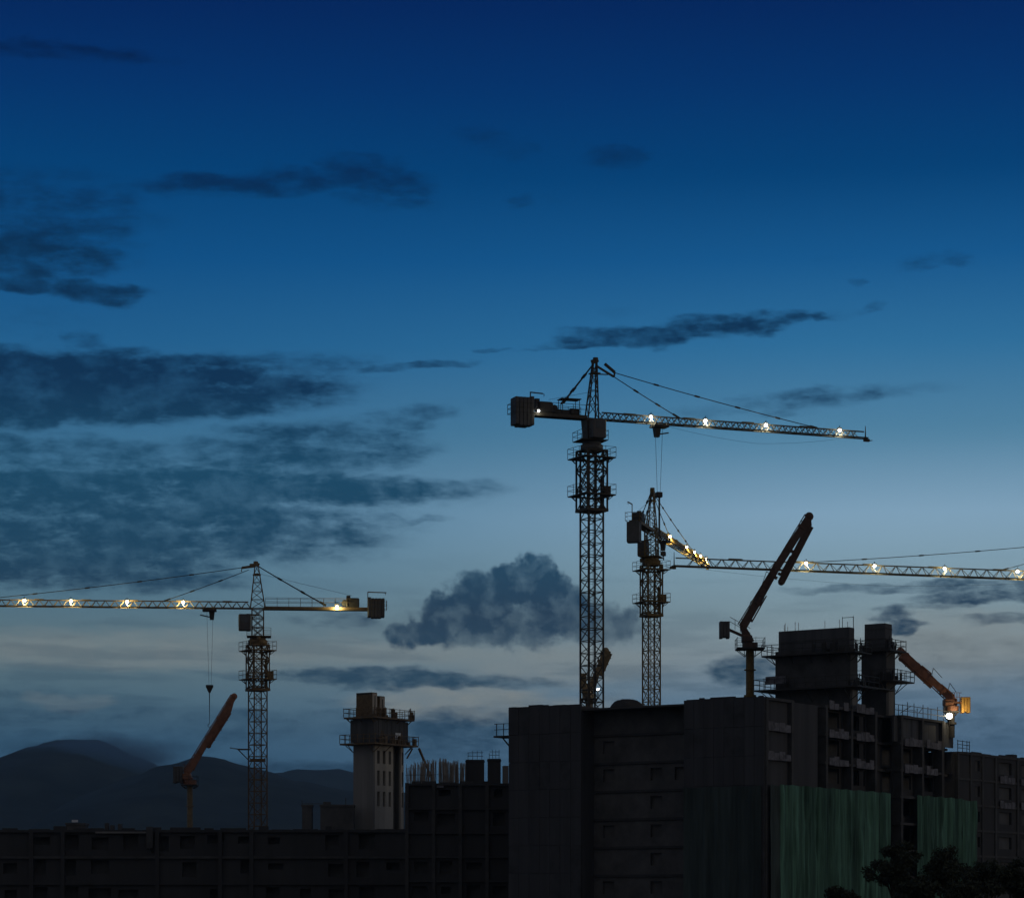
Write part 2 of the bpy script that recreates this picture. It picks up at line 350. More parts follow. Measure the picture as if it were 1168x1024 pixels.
# left crane
LD = 46; azD = math.pi + math.atan2(3, 32.6)
lD = [at_len(p, 294, 340, azD) for p in (209, 145, 81, 28)]
rD, HD, XD = tower_crane(294, 340, 694, 5.6, azD, LD, 14.2, 'steelD', R(30), lD,
    'brownish tower crane on the left, its lit jib running out of frame past the mountain', cab=(1.7,-1.9), head='plain', apex_fwd=.15,
    outer=at_len(-20,294,340,azD)/LD, inner=at_len(187,294,340,azD)/LD, trolley=at_len(239,294,340,azD)/LD, rope=9.9, tail=5.0,
    hookform='funnel', cwt=(2.2,2.6), cjlamp=-10.2, lampmat='lampw', lp=170, lampcol=(1,.84,.36), wo=1.1, hw=.95, climb_w=2.25, deck_w=4.4, cjp=2.2, decks=(5.4,9.1), coll=(4.2,10.6), jh=.85, mast_w=1.8, cab_side=1, base_z=0)
m = MB()   # landing bracket on the left crane's mast
mr = R(30)-azD; z = PZ(854,340)
m.box(1.0,2.6,-.9,.9,z-.1,z); m.bar((2.5,-.8,z-.1),(1.0,-.8,z-1.6),.08); m.bar((2.5,.8,z-.1),(1.0,.8,z-1.6),.08)
for y in (-.9,.9): m.bar((2.6,y,z),(3.6,y,z+.15),.06)
m.box(-1.0,1.0,-1.15,-1.0,z-1.6,z-1.3); m.box(-1.0,1.0,1.0,1.15,z-1.6,z-1.3); m.build('landing_bracket', 'steelD', rD)
# right-hand middle crane, jib pointing away
LB, azB = frac(742, 350, 806, 386)
lB = [at_len(p, 742, 350, azB) for p in (762, 781, 790, 797, 803)]
tower_crane(743, 350, 607, 5.5, azB, LB, 9.6, 'steelB', R(24), lB,
    'tower crane right of the tallest one, its yellow-lit jib pointing away', cab=(.9,-2.0), head='plain', apex_fwd=.5, cab_side=1,
    outer=.72, inner=.3, trolley=.2, rope=1.6, tail=.7, cwt=(1.3,2.8), cwz=-1.6, lampmat='lampw', lp=140, lampcol=(1,.8,.3), hw=.8, climb_w=2.2, deck_w=4.5, decks=(5.0,9.3), coll=(3.9,11.2), xb=True, seg=1.7, mast_w=1.75, jh=1.0)
# far-right crane, mast out of frame
LCc, azC = frac(1256, 330, 768, 314)
lC = [at_len(p, 1256, 330, azC) for p in (1160, 1077, 997, 919)]
tower_crane(1256, 330, 664, 5.4, azC, LCc, 13, 'steelC', R(35), lC,
    'long lattice jib with white lamps entering from the right edge, its mast out of frame', head='plain', apex_fwd=.15, jh=1.05, pitch=1.75,
    outer=at_len(920,1256,330,azC)/LCc, inner=at_len(1143,1256,330,azC)/LCc, trolley=.1, rope=14, tail=4, lampmat='lamp', lp=95, lampcol=(1,.9,.55), low_rope=True)

# ------------------------------------------------------------------ concrete placing booms
def boom(px, Y, base_py, top_py, arms, cw, label, paint, col_w=.9, ring=1.6, second=None, rz=0, lamp=None, hoops=None, colmat=None, aw=.8, cwmat=None, sw=.55):
    """arms: image polyline of the main arm; second: folded arm; cw: box (px0,px1,py0,py1)"""
    X = PX(px, Y); zb = PZ(base_py, Y); zt = PZ(top_py, Y)
    root = empty('concrete_placing_boom', (X, Y, zb), rz, label=label, cat='placing boom', group='concrete placing booms on the unfinished roofs')
    def L(p, y=0.): return Vector((PX(p[0],Y)-X, y, PZ(p[1],Y)-zb))
    zt -= zb
    m = MB(); m.bar((0,0,-1.5), (0,0,zt-.6), col_w, n=8) ; m.cyl((0,0), col_w*.75, 0, .25, 12); m.cyl((0,0), col_w*.72, zt*.5, zt*.5+.12, 12)
    m.build('column', colmat or paint, root)
    m = MB(); deck(m, -ring,ring,-ring,ring, zt-.5, -.5,.5,-.5,.5, 1.0, 1.1, .14, True); m.build('work_platform', 'dark', root)
    m = MB(); m.cyl((0,0), .85, zt-.5, zt+.1, 14); m.bar((0,0,zt+.1), L(arms[0]), 1.2, .9, .7, .6); m.bbox(-.9,.2,-.75,.75,zt+.1,zt+.9,.12); m.build('turret', paint, root)
    m = MB(); n = len(arms); wd = .62
    for i in range(n-1):
        a, b = L(arms[i]), L(arms[i+1]); m.bar(a, b, .5, aw*(1-.06*i), .42, aw*(1-.06*(i+1))); m.cyl((a.x, a.y), .3, a.z-.2, a.z+.2, 8)
    a, b = L(arms[0]), L(arms[-1]); d = (b-a).normalized(); up = Vector((-d.z,0,d.x))
    m.bar(a+up*(aw*.5+.12), b+up*(aw*.45+.1), .13, n=6)                       # delivery pipe along the arm
    for i in range(9): p = a.lerp(b, i/9+.05); m.bar(p, p+up*(aw*.5+.15), .1)
    m.bar(a+Vector((0,.2,-.6)), a.lerp(b,.28)-up*.3, .2, n=8)       # hydraulic ram
    for t in (.22,.46,.7,.9): p = a.lerp(b, t); m.bar(p-d*.14, p+d*.14, .62, aw*(1.12-.12*t))
    for t0, t1 in ((.08,.3),(.5,.66)): m.bar(a.lerp(b,t0)-up*aw*.62+Vector((0,-.3,0)), a.lerp(b,t1)-up*aw*.5+Vector((0,-.3,0)), .17, n=6); m.bar(a.lerp(b,t0)-up*aw*.7, a.lerp(b,t0)-up*aw*.3, .5, .25)
    m.ball((b.x,b.y,b.z), aw*.53, .3, aw*.53); m.build('main_arm', paint, root)
    if second:
        m = MB(); y = -.05
        for i in range(len(second)-1): m.bar(L(second[i],y), L(second[i+1],y), .4, sw, .36, sw*.95)
        a2, b2 = L(second[0],y), L(second[-1],y); m.bar(a2-up*.33*0+Vector((0,-.28,0)), b2+Vector((0,-.28,0)), .12, n=6)
        m.ball(tuple(b2), .36, .25, .36); m.bar(b, a2, .34, .4)
        for t in (.2,.5,.8): p = a2.lerp(b2,t); m.bar(p-up*.34, p+up*.34, .5, .12)
        m.build('folding_arm', paint, root)
    x0,x1,y0,y1 = cw; c = L(((x0+x1)/2,(y0+y1)/2)); hw = abs(x1-x0)/F*Y/2; hh = abs(y1-y0)/F*Y/2
    m = MB(); s = 1 if c.x > 0 else -1
    for k in range(3): m.bbox(c.x-hw+k*hw*2/3+.01, c.x-hw+(k+1)*hw*2/3-.01, -.7, .7, c.z-hh+(.1 if k==1 else 0), c.z+hh, .05)
    m.build('counterweight', cwmat or ('grey' if paint != 'boomtan' else paint), root)
    m = MB()
    for y in (-.4,.4): m.bar((0,y,zt+.5), (c.x,y,c.z+hh*.3), .2)
    for hz in (.6,1.1): m.bar((c.x-s*hw,-.6,c.z+hh*.3+hz), (0,-.6,zt+.5+hz), .05)
    for t in (.25,.5,.75): p = Vector((0,-.6,zt+.5)).lerp(Vector((c.x-s*hw,-.6,c.z+hh*.3)), t); m.bar(p, p+Vector((0,0,1.1)), .05)
    m.build('counter_arm', paint, root)
    if hoops:
        m = MB()
        for (p, q) in hoops: m.bar(L(p,-.3), L(q,-.3), .06)
        m.build('hose_frame', 'dark', root)
    if lamp:
        p = L(lamp[:2], -1.2); r = lamp[2]; m = MB(); m.bbox(p.x-r, p.x+r, p.y+.1, p.y+.35, p.z-r, p.z+r, .05); m.bar(p+Vector((0,.2,-r)), p+Vector((.1,.3,-r-1.0)), .08)
        f = m.build('floodlight', 'dark', root)
        q = MB(); q.ball((p.x,p.y+.06,p.z), r*.9, .12, r*.8); q.build('lens', 'lampw' if lamp[4] else 'lamp', f, True)
        if lamp[3]: light('floodlight_glow', (p.x+.9, p.y-.5, p.z+.2), lamp[3], f, (1,.82,.5), .2)
    return root
boom(855.5, 286, 795, 734, [(847,715),(866,682),(884,650),(923,589)], (820.5,832,709,728),
    'tall dark brown placing boom above the big dark block, crossing the far jib', 'boomdk', second=[(924,600),(891,664)], ring=1.5, aw=.92, sw=.8,
    hoops=[((853,699),(856,686)),((856,686),(863,684)),((861,690),(874,652)),((867,692),(880,656)),((874,652),(880,656)),((865,679),(871,681)),((869,668),(875,671))], colmat='steelB')
boom(216.5, 332, 949, 890, [(213,882),(228,858),(267,794)], (198,209,874,893),
    'reddish placing boom folded upwards on the left in front of the mountain', 'boomred', col_w=.75, ring=1.0, second=[(262,812),(238,850)], colmat='boomtan')
boom(1085, 299, 826, 806, [(1089,801),(1076,788),(1027,742)], (1096,1106,795,813),
    'reddish placing boom beside a bright lamp at the right end of the roof, leaning left', 'boomred', col_w=.8, ring=.8,
    second=[(1063,783),(1028,751)], lamp=(1081,817,.4,120,True), cwmat='boomlit', colmat='dark', hoops=[((1062,772),(1064,762)),((1064,762),(1074,773)),((1080,790),(1083,779)),((1083,779),(1090,789))])
boom(672, 322, 812, 792, [(673,786),(681,768),(691,742)], (662,669,768,784),
    'small tan placing boom seen behind the foot of the tallest crane mast', 'boomtan', col_w=.9, ring=1.0, second=[(696,745),(686,768)], lamp=(682,787,.2,0,False))

# ------------------------------------------------------------------ buildings (all share the heading of the street grid)
BROT = R(56)
UR = Vector((math.cos(BROT), math.sin(BROT), 0)); UL = Vector((-math.sin(BROT), math.cos(BROT), 0))
C0 = Vector((PX(872,262), 262, 0))
ROOF = CZ+20.6; FH = 2.93
levels = [ROOF-FH*i for i in range(8)]
def along(px, org=C0, u=UR):      # distance along a facade where it crosses column px
    k = (px-CX)/F; return (org.x-k*org.y)/(k*u.y-u.x)
def wall_open(mb, a0, a1, b, z0, z1, opens, axis='x', th=.3, inset=0):
    """wall in the plane y=b (axis x) or x=b (axis y) with rectangular openings [(a,a,z,z)...] sorted by a"""
    def bx(p0,p1,q0,q1):
        if p1-p0 < 1e-3 or q1-q0 < 1e-3: return
        if axis == 'x': mb.box(p0,p1,b,b+th,q0,q1)
        else: mb.box(b,b+th,p0,p1,q0,q1)
    cur = a0
    for (o0,o1,w0,w1) in sorted(opens):
        bx(cur,o0,z0,z1); bx(o0,o1,z0,w0); bx(o0,o1,w1,z1); cur = o1
    bx(cur,a1,z0,z1)

big = empty('apartment_block', C0, BROT, label='big unfinished apartment block with a blank dark front and two roof cores', cat='building')
TL = along(1090); SL = 30.8
s780 = 9.3; s662 = 21.7
# blank sheeted end walls (left-hand face, local x=0)
def seam_wall(mb, y0, y1, x, z0, z1, step=1.22, th=.3):
    n = max(1, round((y1-y0)/step)); w = (y1-y0)/n
    z = z1
    while z > z0:
        zb = max(z0, z-FH)
        for i in range(n):
            mb.use(random.choice(('sheet','sheet','sheet2'))); mb.box(x+random.uniform(0,.05), x+th, y0+i*w+.015, y0+(i+1)*w-.015, zb+.03, z)
        z -= FH
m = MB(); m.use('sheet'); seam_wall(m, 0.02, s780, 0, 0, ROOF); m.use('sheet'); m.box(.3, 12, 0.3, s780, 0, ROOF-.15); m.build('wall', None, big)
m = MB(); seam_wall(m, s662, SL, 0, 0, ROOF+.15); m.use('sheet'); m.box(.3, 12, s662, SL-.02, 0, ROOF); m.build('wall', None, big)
m = MB()
for i, z in enumerate(levels):
    wall_open(m, s780+.003, s662-.003, 2.6, z-FH, z-.25, [(s780+1.2+k*2.9, s780+2.6+k*2.9, z-2.0, z-.7) for k in range(4) if random.random() < .35] if i else [], 'y')
m.box(2.95, 12, s780+.01, s662-.01, 0, ROOF-.4); m.build('recessed_wall', 'void', big)
for i, z in enumerate(levels[:-1]):
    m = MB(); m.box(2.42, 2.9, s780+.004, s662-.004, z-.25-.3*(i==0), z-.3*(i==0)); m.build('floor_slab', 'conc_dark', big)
m = MB()                                  # raised lip and loose stuff along the two blank walls' tops
for y0, y1, dz in ((0, s780, 0), (s662, SL, .15)):
    y = y0+.2
    while y < y1-.5:
        w = random.uniform(.5, 1.8); m.box(.05, .25, y, min(y+w, y1-.05), ROOF+dz+.002, ROOF+dz+random.choice((.03,.06,.12,.18))); y += w+.02
m.build('parapet', 'conc_dark', big)
# right-hand face (local y=0): open frame
bays = [(0, along(905), 0), (along(905), along(940), 1.6), (along(940), along(1000), 0), (along(1000), along(1026), 1.8), (along(1026), along(1076), 0), (along(1076), TL, 1.0)]
for i, z in enumerate(levels[:-1]):
    m = MB()
    for j, (a, b, dep) in enumerate(bays): m.box(a+(.31 if j == 0 else .0), b-.002, dep-(.12 if dep == 0 else 0), 6, z-.28, z-.003*j)
    m.build('floor_slab', 'conc_mid', big)
m = MB()
for j, (a, b, dep) in enumerate(bays):
    for i, z in enumerate(levels[:-1]):
        if dep == 0:
            n = 2 if b-a > 8 else 1; w = (b-a)/n; ops = []
            for k in range(n): ops.append((a+k*w+w*.16, a+k*w+w*.84, z-2.15, z-.55))
            wall_open(m, a+(.32 if j == 0 else .02), b-.02, .9, z-FH+.001, z-.285, ops, 'x', .2)
        else:
            wall_open(m, a+.01, b-.02, dep+.3, z-FH+.001, z-.285, [((a+b)/2-.8, (a+b)/2+.8, z-2.1, z-.7)], 'x', .2)
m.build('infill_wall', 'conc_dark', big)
m = MB(); m.box(.35, TL-.3, 3.2, 3.4, 0, ROOF-.3); m.build('inner_wall', 'void', big)
m = MB()
for j, (a, b, dep) in enumerate(bays):
    if dep: continue
    n = 2 if b-a > 8 else 1
    for k in range(n+1):
        x = a+(b-a)*k/n; x = min(max(x, a+.35), b-.45); m = MB(); m.box(x-.2, x+.25, -.16, .9, 0, ROOF-.05); m.build('column', 'conc_mid', big)
def pier_top(): pass
# pale balcony parapets, one mesh each
spots = []
for (p0,p1) in ((874,900),(944,966),(975,995),(1030,1050),(1055,1072)):
    for i in ((1,2) if p0 != 944 and p0 != 975 else (0,1,2)): spots.append((along(p0), along(p1), levels[i]))
for a, b, z in spots:
    m = MB(); zz = z-.1; n = max(2, round((b-a)/1.1)); w = (b-a)/n
    for k in range(n):
        if random.random() < .12: continue
        m.box(a+k*w+.03, a+(k+1)*w-.03, -.24, -.17, zz-.25+random.uniform(-.08,.0), zz+.45+random.uniform(-.12,.25))
    m.build('balcony_parapet', 'patch', big)
m = MB(); m.box(.3, TL, 6.003, SL-.3, ROOF-.5, ROOF-.3); m.box(12.01,TL-.1,SL-1,SL-.7,0,ROOF-.5); m.box(TL-.31, TL-.01, 3.41, SL-.7, 0, ROOF-.6); m.build('roof_slab', 'conc_mid', big)
# higher storey wall right of the cores
a0, a1 = along(1022), TL
m = MB(); n = 7
for k in range(n): w = (a1-a0)/n; m.box(a0+k*w+.02, a0+(k+1)*w-.02, .25+random.uniform(0,.03), .5, ROOF-FH+.03, ROOF+random.uniform(-.1,.12))
m.build('upper_wall', 'form', big)
m = MB(); x = a0
for hz in (.55, 1.15): m.bar((a0,.2,ROOF+hz), (a1,.2,ROOF+hz+random.uniform(-.1,.1)), .06)
while x < a1: m.bar((x,.2,ROOF-.2), (x,.2,ROOF+random.uniform(1.0,1.6)), .06); x += random.uniform(.8,1.8)
for k in range(5): x = random.uniform(a0,a1-2); m.bar((x,.2,ROOF+random.uniform(.2,.8)), (x+random.uniform(1,3),.2,ROOF+random.uniform(.4,1.4)), .05)
m.build('railing', 'dark', big)
# cores
def to_local(px, Y): p = Vector((PX(px,Y), Y, 0))-C0; return p.dot(UR), p.dot(UL)
def core(pxc, Yc, wl, wr, ztop, zbot, plats, parent, label=None, m1='conc_mid', step=None, name='lift_core'):
    x0, y0 = to_local(pxc, Yc)    # near corner
    m = MB(); m.use(m1)
    zt = ztop if not step else step
    m.box(x0, x0+wr, y0, y0+wl, zbot, zt)
    if step: m.use('form'); m.bbox(x0+.25, x0+wr-.25, y0+.25, y0+wl-.25, step, ztop, .04)
    # tie ribs and formwork lines
    m.use('form' if not step else m1)
    zz = zbot+1.2
    while zz < ztop-.2:
        if not step or zz > step: m.box(x0+(.2 if step else -.05), x0+(.25 if step else 0), y0+.3, y0+wl-.3, zz, zz+.12); m.box(x0+.3, x0+wr-.3, y0+(.2 if step else -.05), y0+(.25 if step else 0), zz, zz+.12)
        zz += 1.1
    o = m.build(name, None, parent)
    if label: o['label'] = label
    for (z, ext) in plats:
        d = MB(); deck(d, x0-ext, x0+wr+ext, y0-ext, y0+wl+ext, z, x0, x0+wr, y0, y0+wl, 1.1, 1.2, .16, True, .06)
        for k in range(10):   # clutter: props, planks, bundles
            s_ = random.choice((0,1)); xx = random.uniform(x0-ext+.2, x0+wr) if s_ else x0-ext*.6; yy = y0-ext*.6 if s_ else random.uniform(y0-ext+.2, y0+wl)
            h_ = random.uniform(.3,1.5); d.box(xx, xx+random.uniform(.1,.5), yy, yy+random.uniform(.1,.5), z, z+h_*.7)
            d.bar((xx,yy,z), (xx+random.uniform(-.3,.3),yy,z+h_), .06)
        d.build('work_platform', 'dark', o)
    return o, x0, y0
Y1 = 279; Y2 = 290
z1 = PZ(714.5, Y1); z2 = PZ(710, Y2)
o, x1, y1 = core(970, Y1, 9.0, 1.7, z1, ROOF-.3, [(PZ(743,Y1), 1.1), (PZ(783,Y1), 1.7)], big, 'wide dark concrete core ringed by two platforms', step=PZ(738,Y1))
o, x2, y2 = core(1011, Y2, 3.05, 2.2, z2, ROOF-.3, [(PZ(741,Y2), .9), (PZ(776,Y2), 1.6)], big, 'narrow concrete core with a ladder-like platform', step=PZ(738,Y2))
m = MB(); m.box(x1+.4, x1+1.7, y1-.035, y1-.003, PZ(808,Y1), PZ(786,Y1)); m.build('pale_lit_strip', 'conc_side', big); m = MB(); m.box(x2+.5,x2+1.9,y2-.035,y2-.003,PZ(818,Y2),PZ(786,Y2)); m.build('pale_lit_strip', 'conc_side', big)  # pale colour stands in for a lit door on the first core
for k in range(9): m = MB(); x=x1+random.uniform(.3,1.4); y=y1+random.uniform(.3,8.6); m.bar((x,y,z1-.05), (x,y,z1+random.uniform(.3,1.0)), .04); m.build('starter_bar', 'rebar', big)
m = MB()
m.bar((x1+1.9,y1+.3,z1),(x1+1.9,y1+.3,z1+1.3),.06); m.bar((x1+1.9,y1+.3,z1+1.2),(x1+1.9,y1+1.6,z1+1.2),.05); m.bar((x1+1.9,y1+1.6,z1),(x1+1.9,y1+1.6,z1+1.3),.05)
m.xform(Matrix.Translation((-.6,0,-.05))); m.build('ladder_hoop', 'dark', big)
m = MB(); m.box(x1-1.5,x1-1.42,y1+7.0,y1+9.4,PZ(777,Y1),PZ(768,Y1)); m.build('white_tarp','patch',big)
m = MB(); zz = PZ(741,Y2)      # gangway between the cores and curved loading deck
m.box(x1+1.7, x2-.0, y1+.5, y1+1.5, PZ(778,Y1)-.1, PZ(778,Y1)); m.build('gangway', 'dark', big)
for k in range(6):
    pass
# the slab projecting from the far left end of the blank wall
m = MB(); z = PZ(838, 280); m.box(1.0, 3.2, SL+.0, SL+2.6, z-.18, z); m.bar((1.2,SL+1.6,z-.18),(1.2,SL,z-1.9),.12); m.bar((3,SL+1.6,z-.18),(3,SL,z-1.9),.12)
for q in (.4,1.3,2.2):
    m.bar((1.0,SL+q,z),(1.0,SL+q,z+1.3),.07)
m.bar((1.0,SL+.2,z+1.25),(1.0,SL+2.5,z+1.25),.06); m.bar((1.0,SL+.2,z+.65),(1.0,SL+2.5,z+.65),.06); m.build('cantilever_platform', 'dark', big)

# nets hung on the right-hand face
def net(a0, a1, ztop, zbot, label, mt='net', off=-.45, amp=.15, rot=0):
    mb = MB(); n = int((a1-a0)/.16); zs = [zbot+(ztop-zbot)*i/10 for i in range(11)]
    ph = [random.uniform(0,6.3) for _ in range(4)]
    vs = []; fs = []
    for side in (0, .02):
        for j, z in enumerate(zs):
            for i in range(n+1):
                x = a0+(a1-a0)*i/n; k = (.35 if j % 3 == 1 else .8)+.35*math.sin(x*.9+j*.7+ph[3])
                y = off+side+amp*(math.sin(x*2.1+ph[0])+.7*math.sin(x*4.7+ph[1]+j*.12)+.4*math.sin(x*9.3+ph[2]))*k
                vs.append((x, y, z+(-.1*abs(math.sin(x*1.05+ph[1])) if j == 10 else 0)))
    N = n+1; T = 11*N
    for j in range(10):
        for i in range(n):
            fs.append((j*N+i, j*N+i+1, (j+1)*N+i+1, (j+1)*N+i)); fs.append((T+j*N+i, T+(j+1)*N+i, T+(j+1)*N+i+1, T+j*N+i+1))
    for i in range(n):
        fs.append((i, T+i, T+i+1, i+1)); fs.append((10*N+i, 10*N+i+1, T+10*N+i+1, T+10*N+i))
    for j in range(10):
        fs.append((j*N, (j+1)*N, T+(j+1)*N, T+j*N)); fs.append((j*N+n, T+j*N+n, T+(j+1)*N+n, (j+1)*N+n))
    mb._add(vs, fs)
    # local to world so it is a thing of its own
    o = mb.build('safety_net', mt); o.location = C0; o.rotation_euler = (0,0,BROT+rot)
    return tag(o, label, 'safety net', 'green nets hung on the unfinished block')
NT = CZ+12.0
net(along(885), along(1012), NT, 0.5, 'wide green safety net hanging below the dark floors of the big block')
net(along(1042), along(1093), NT, 0.5, 'narrower green safety net right of the wide one, behind the trees')
net(along(1094), along(1110), NT-.15, 0.5, 'short green net strip at the far right end of the nets', off=-.38)
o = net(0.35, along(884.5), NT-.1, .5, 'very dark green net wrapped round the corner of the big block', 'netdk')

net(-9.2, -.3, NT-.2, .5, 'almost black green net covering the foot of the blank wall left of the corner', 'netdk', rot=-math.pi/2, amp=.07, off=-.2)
# neighbouring lower block on the right
nb_o = C0+UR*(TL+.02)
nb = empty('apartment_block', nb_o, BROT, label='lower unfinished apartment block at the right edge, one storey below its neighbour', cat='building')
RL = ROOF-FH-.35; NL = 26
m = MB(); seam_wall(m, .5, 22, 0, ROOF-2*FH, RL); m.use('void'); m.box(.3, NL, .32, 22, 0, RL-.25); m.build('wall', None, nb)
def alongN(px): return along(px)-(TL+.02)
for i in range(7):
    z = RL-FH*i
    m = MB(); m.box(.31, NL, -.1, 3, z-.25, z); m.build('floor_slab', 'conc_mid', nb)
m = MB()
for i in range(7):
    z = RL-FH*i; wall_open(m, .32, NL, .02, z-FH, z-.253, [(alongN(p)-1.8, alongN(p)+1.8, z-2.1, z-.7) for p in (1147, 1172)] + [(5.5,6.8,z-2,z-.8)], 'x', .28)
m.build('facade_wall', 'conc_dark', nb)
for x in (.5, 4, alongN(1120), alongN(1135), alongN(1160), NL-.5): m = MB(); m.box(x-.2, x+.2, -.16, .0, 0, RL-.05); m.build('column', 'conc_mid', nb)
for p0, p1 in ((1139,1156),(1163,1180)):
    for i in (1,2):
        z = RL-FH*i+.1; m = MB(); a, b = alongN(p0), alongN(p1); n = 4; w = (b-a)/n
        for k in range(n): m.box(a+k*w+.04, a+(k+1)*w-.04, -.24, -.17, z-.35, z+.45+random.uniform(-.1,.2))
        m.build('balcony_parapet', 'patch', nb)
m = MB()
for hz in (-.1,.3,.7): m.bar((-.2,-.3,RL+.5+hz), (3.2,-.3,RL+.5+hz), .06)
for x in (-.1,1.2,2.4,3.1): m.bar((x,-.3,RL-.2), (x,-.3,RL+1.3), .06)
m.build('railing', 'dark', nb)
m = MB(); m.box(alongN(1160), alongN(1160)+1.2, .5, 1.5, RL, RL+.5)
x = 1.0
while x < NL-2: w = random.uniform(1,3); m.box(x, x+w, .05, .3, RL+.002, RL+random.choice((.05,.1,.2))); x += w+.05
m.build('roof_kerb', 'conc_dark', nb)

# rounded tarp-covered heap on the roof
def heap(px, Y, z, rx, ry, rz, label):
    mb = MB(); n, k = 28, 8; vs = []; fs = []
    for j in range(k+1):
        t = j/k*math.pi/2
        for i in range(n):
            p = 2*math.pi*i/n; r = 1+.06*math.sin(3*p+1)+.04*math.sin(7*p)
            vs.append((rx*math.cos(t)**.7*math.cos(p)*r, ry*math.cos(t)**.7*math.sin(p)*r, rz*math.sin(t)+.05*math.sin(5*p+j)))
    for j in range(k):
        for i in range(n): q = (i+1)%n; fs.append((j*n+i, j*n+q, (j+1)*n+q, (j+1)*n+i))
    fs.append(tuple(range(n-1,-1,-1)))
    mb._add(vs, fs); o = mb.build('tarp_covered_heap', 'tarp', None, True); o.location = (PX(px,Y), Y, z); return tag(o, label, 'covered heap')
heap(715, 281, ROOF-.35, 2.0, 1.6, PZ(797.5,281)-ROOF+.35, 'rounded black tarp heap on the roof between two crane masts')
heap(757, 283, ROOF-.35, 1.5, 1.0, .75, 'small flat tarp heap on the roof right of the lattice mast')

# ------------------------------------------------------------------ mid-left building with two roof stubs
YM = 300
mo = Vector((PX(462, YM), YM, 0))
mid = empty('apartment_block', mo, 0, label='long low unfinished block between the slotted tower and the big block', cat='building')
RM = PZ(893, YM); W = PX(590, YM)-mo.x
for i in range(8):
    z = RM-i*2.75
    if z < .5: break
    m = MB(); m.box(0, W, -.12, 8, z-.25, z); m.build('floor_slab', 'conc_dark', mid)
m = MB()
for i in range(8):
    z = RM-i*2.75
    if z < .5: break
    ops = [(k*3.0+random.uniform(.6,1.2), k*3.0+random.uniform(2.0,2.8), max(.05,z-random.uniform(1.4,2.3)), z-random.uniform(.4,.8)) for k in range(int(W/3)) if random.random()>.25]
    wall_open(m, .02, W-.02, .25, max(0,z-2.75)+.002, z-.253, ops, 'x', .25)
m.build('infill_wall', 'conc_dark', mid)
m = MB(); m.box(.1,W-.1,1.4,1.5,0,RM-.26); m.build('inner_wall', 'void', mid)
for k in range(5): m = MB(); x = .2+k*(W-.6)/4; m.box(x-.2,x+.2,-.16,.24,0,RM-.03); m.build('column', 'conc_mid', mid)
def mb_local(px): return PX(px,YM)-mo.x
for p0,p1,py in ((531,552,865),(556,571,864)):
    a,b = mb_local(p0), mb_local(p1); zt = PZ(py,YM)
    m = MB(); m.box(a,b,1.7,3.6,RM+.002,zt); m.box(a-.06,b+.06,1.62,3.66,zt-.25,zt-.1); m.box(a+.3,a+.36,1.64,1.7,RM+.1,zt-.3)
    s = m.build('lift_core', 'conc_dark', mid)
    m = MB()
    for k in range(4): x=a+(b-a)*(k+.5)/4; m.bar((x,1.8,zt),(x,1.8,zt+random.uniform(.6,1.1)),.05)
    for hz in (.4,.8): m.bar((a+.2,1.8,zt+hz),(b-.1,1.8,zt+hz),.05)
    m.build('railing','dark',s)
m = MB(); m.box(mb_local(573),mb_local(580),1.8,3,RM+.002,PZ(872,YM)); m.build('stair_wall','conc_side',mid)
# starter bars in bundles sticking out of the roof
for p, wd, n_, top in ((468,5,22,871),(476,5,26,868),(484,5,30,866),(492,5,44,865),(504,4.5,60,864),(513,4,44,867),(521,4,36,866),(528,3,24,869)):
    m = MB()
    for k in range(n_): x=mb_local(p+random.uniform(-wd,wd)); y=random.uniform(.6,4); m.bar((x,y,RM-.1),(x+random.uniform(-.1,.1),y,PZ(top+random.uniform(-1,5),YM)),.05)
    for k in range(3): z=RM+.4+k*.7; m.bar((mb_local(p-wd),1+k*.5,z),(mb_local(p+wd),1+k*.5,z),.04)
    m.build('rebar_bundle','rebar',mid)
m = MB(); x=0
while x < W-3: w=random.uniform(.3,2); m.box(x,x+w,.05,.3,RM+.002,RM+random.choice((.06,.12,.25,.3))); x+=w+random.uniform(0,.7)
m.bar((0,.1,RM+.9),(mb_local(500),.1,RM+1.0),.04)
m.build('roof_kerb','conc_mid',mid)
m = MB(); m.bbox(mb_local(498),mb_local(506),-.1,.0,PZ(898,YM),PZ(895,YM),.02); m.build('pale_light_spot','patch',mid)  # a small light, put in as pale colour only

# ------------------------------------------------------------------ slotted concrete tower on the left
YT = 325; TX = 426
to = Vector((PX(TX,YT), YT, 0))
tw = empty('core_tower', to, BROT, label='pale slotted concrete tower with two ringed platforms and two blocks on top', cat='building')
sc = F/YT
wl = (426-402)/sc/.829; wr = (460-426)/sc/.559
zt = PZ(848,YT)
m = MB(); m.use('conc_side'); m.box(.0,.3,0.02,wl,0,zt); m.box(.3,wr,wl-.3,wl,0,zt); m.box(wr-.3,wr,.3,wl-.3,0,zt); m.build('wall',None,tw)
m = MB(); xb = wr*.62; xc = wr*.86; m.use('conc_lit')
rows = [(PZ(870,YT),PZ(855,YT)),(PZ(895,YT),PZ(878,YT)),(PZ(919,YT),PZ(902,YT))]
def slots(a0,a1,n):
    w=(a1-a0)/n; return [(a0+w*(k+.28),a0+w*(k+.72)) for k in range(n)]
cuts = slots(.45,xb-.1,3); zc = PZ(850,YT)
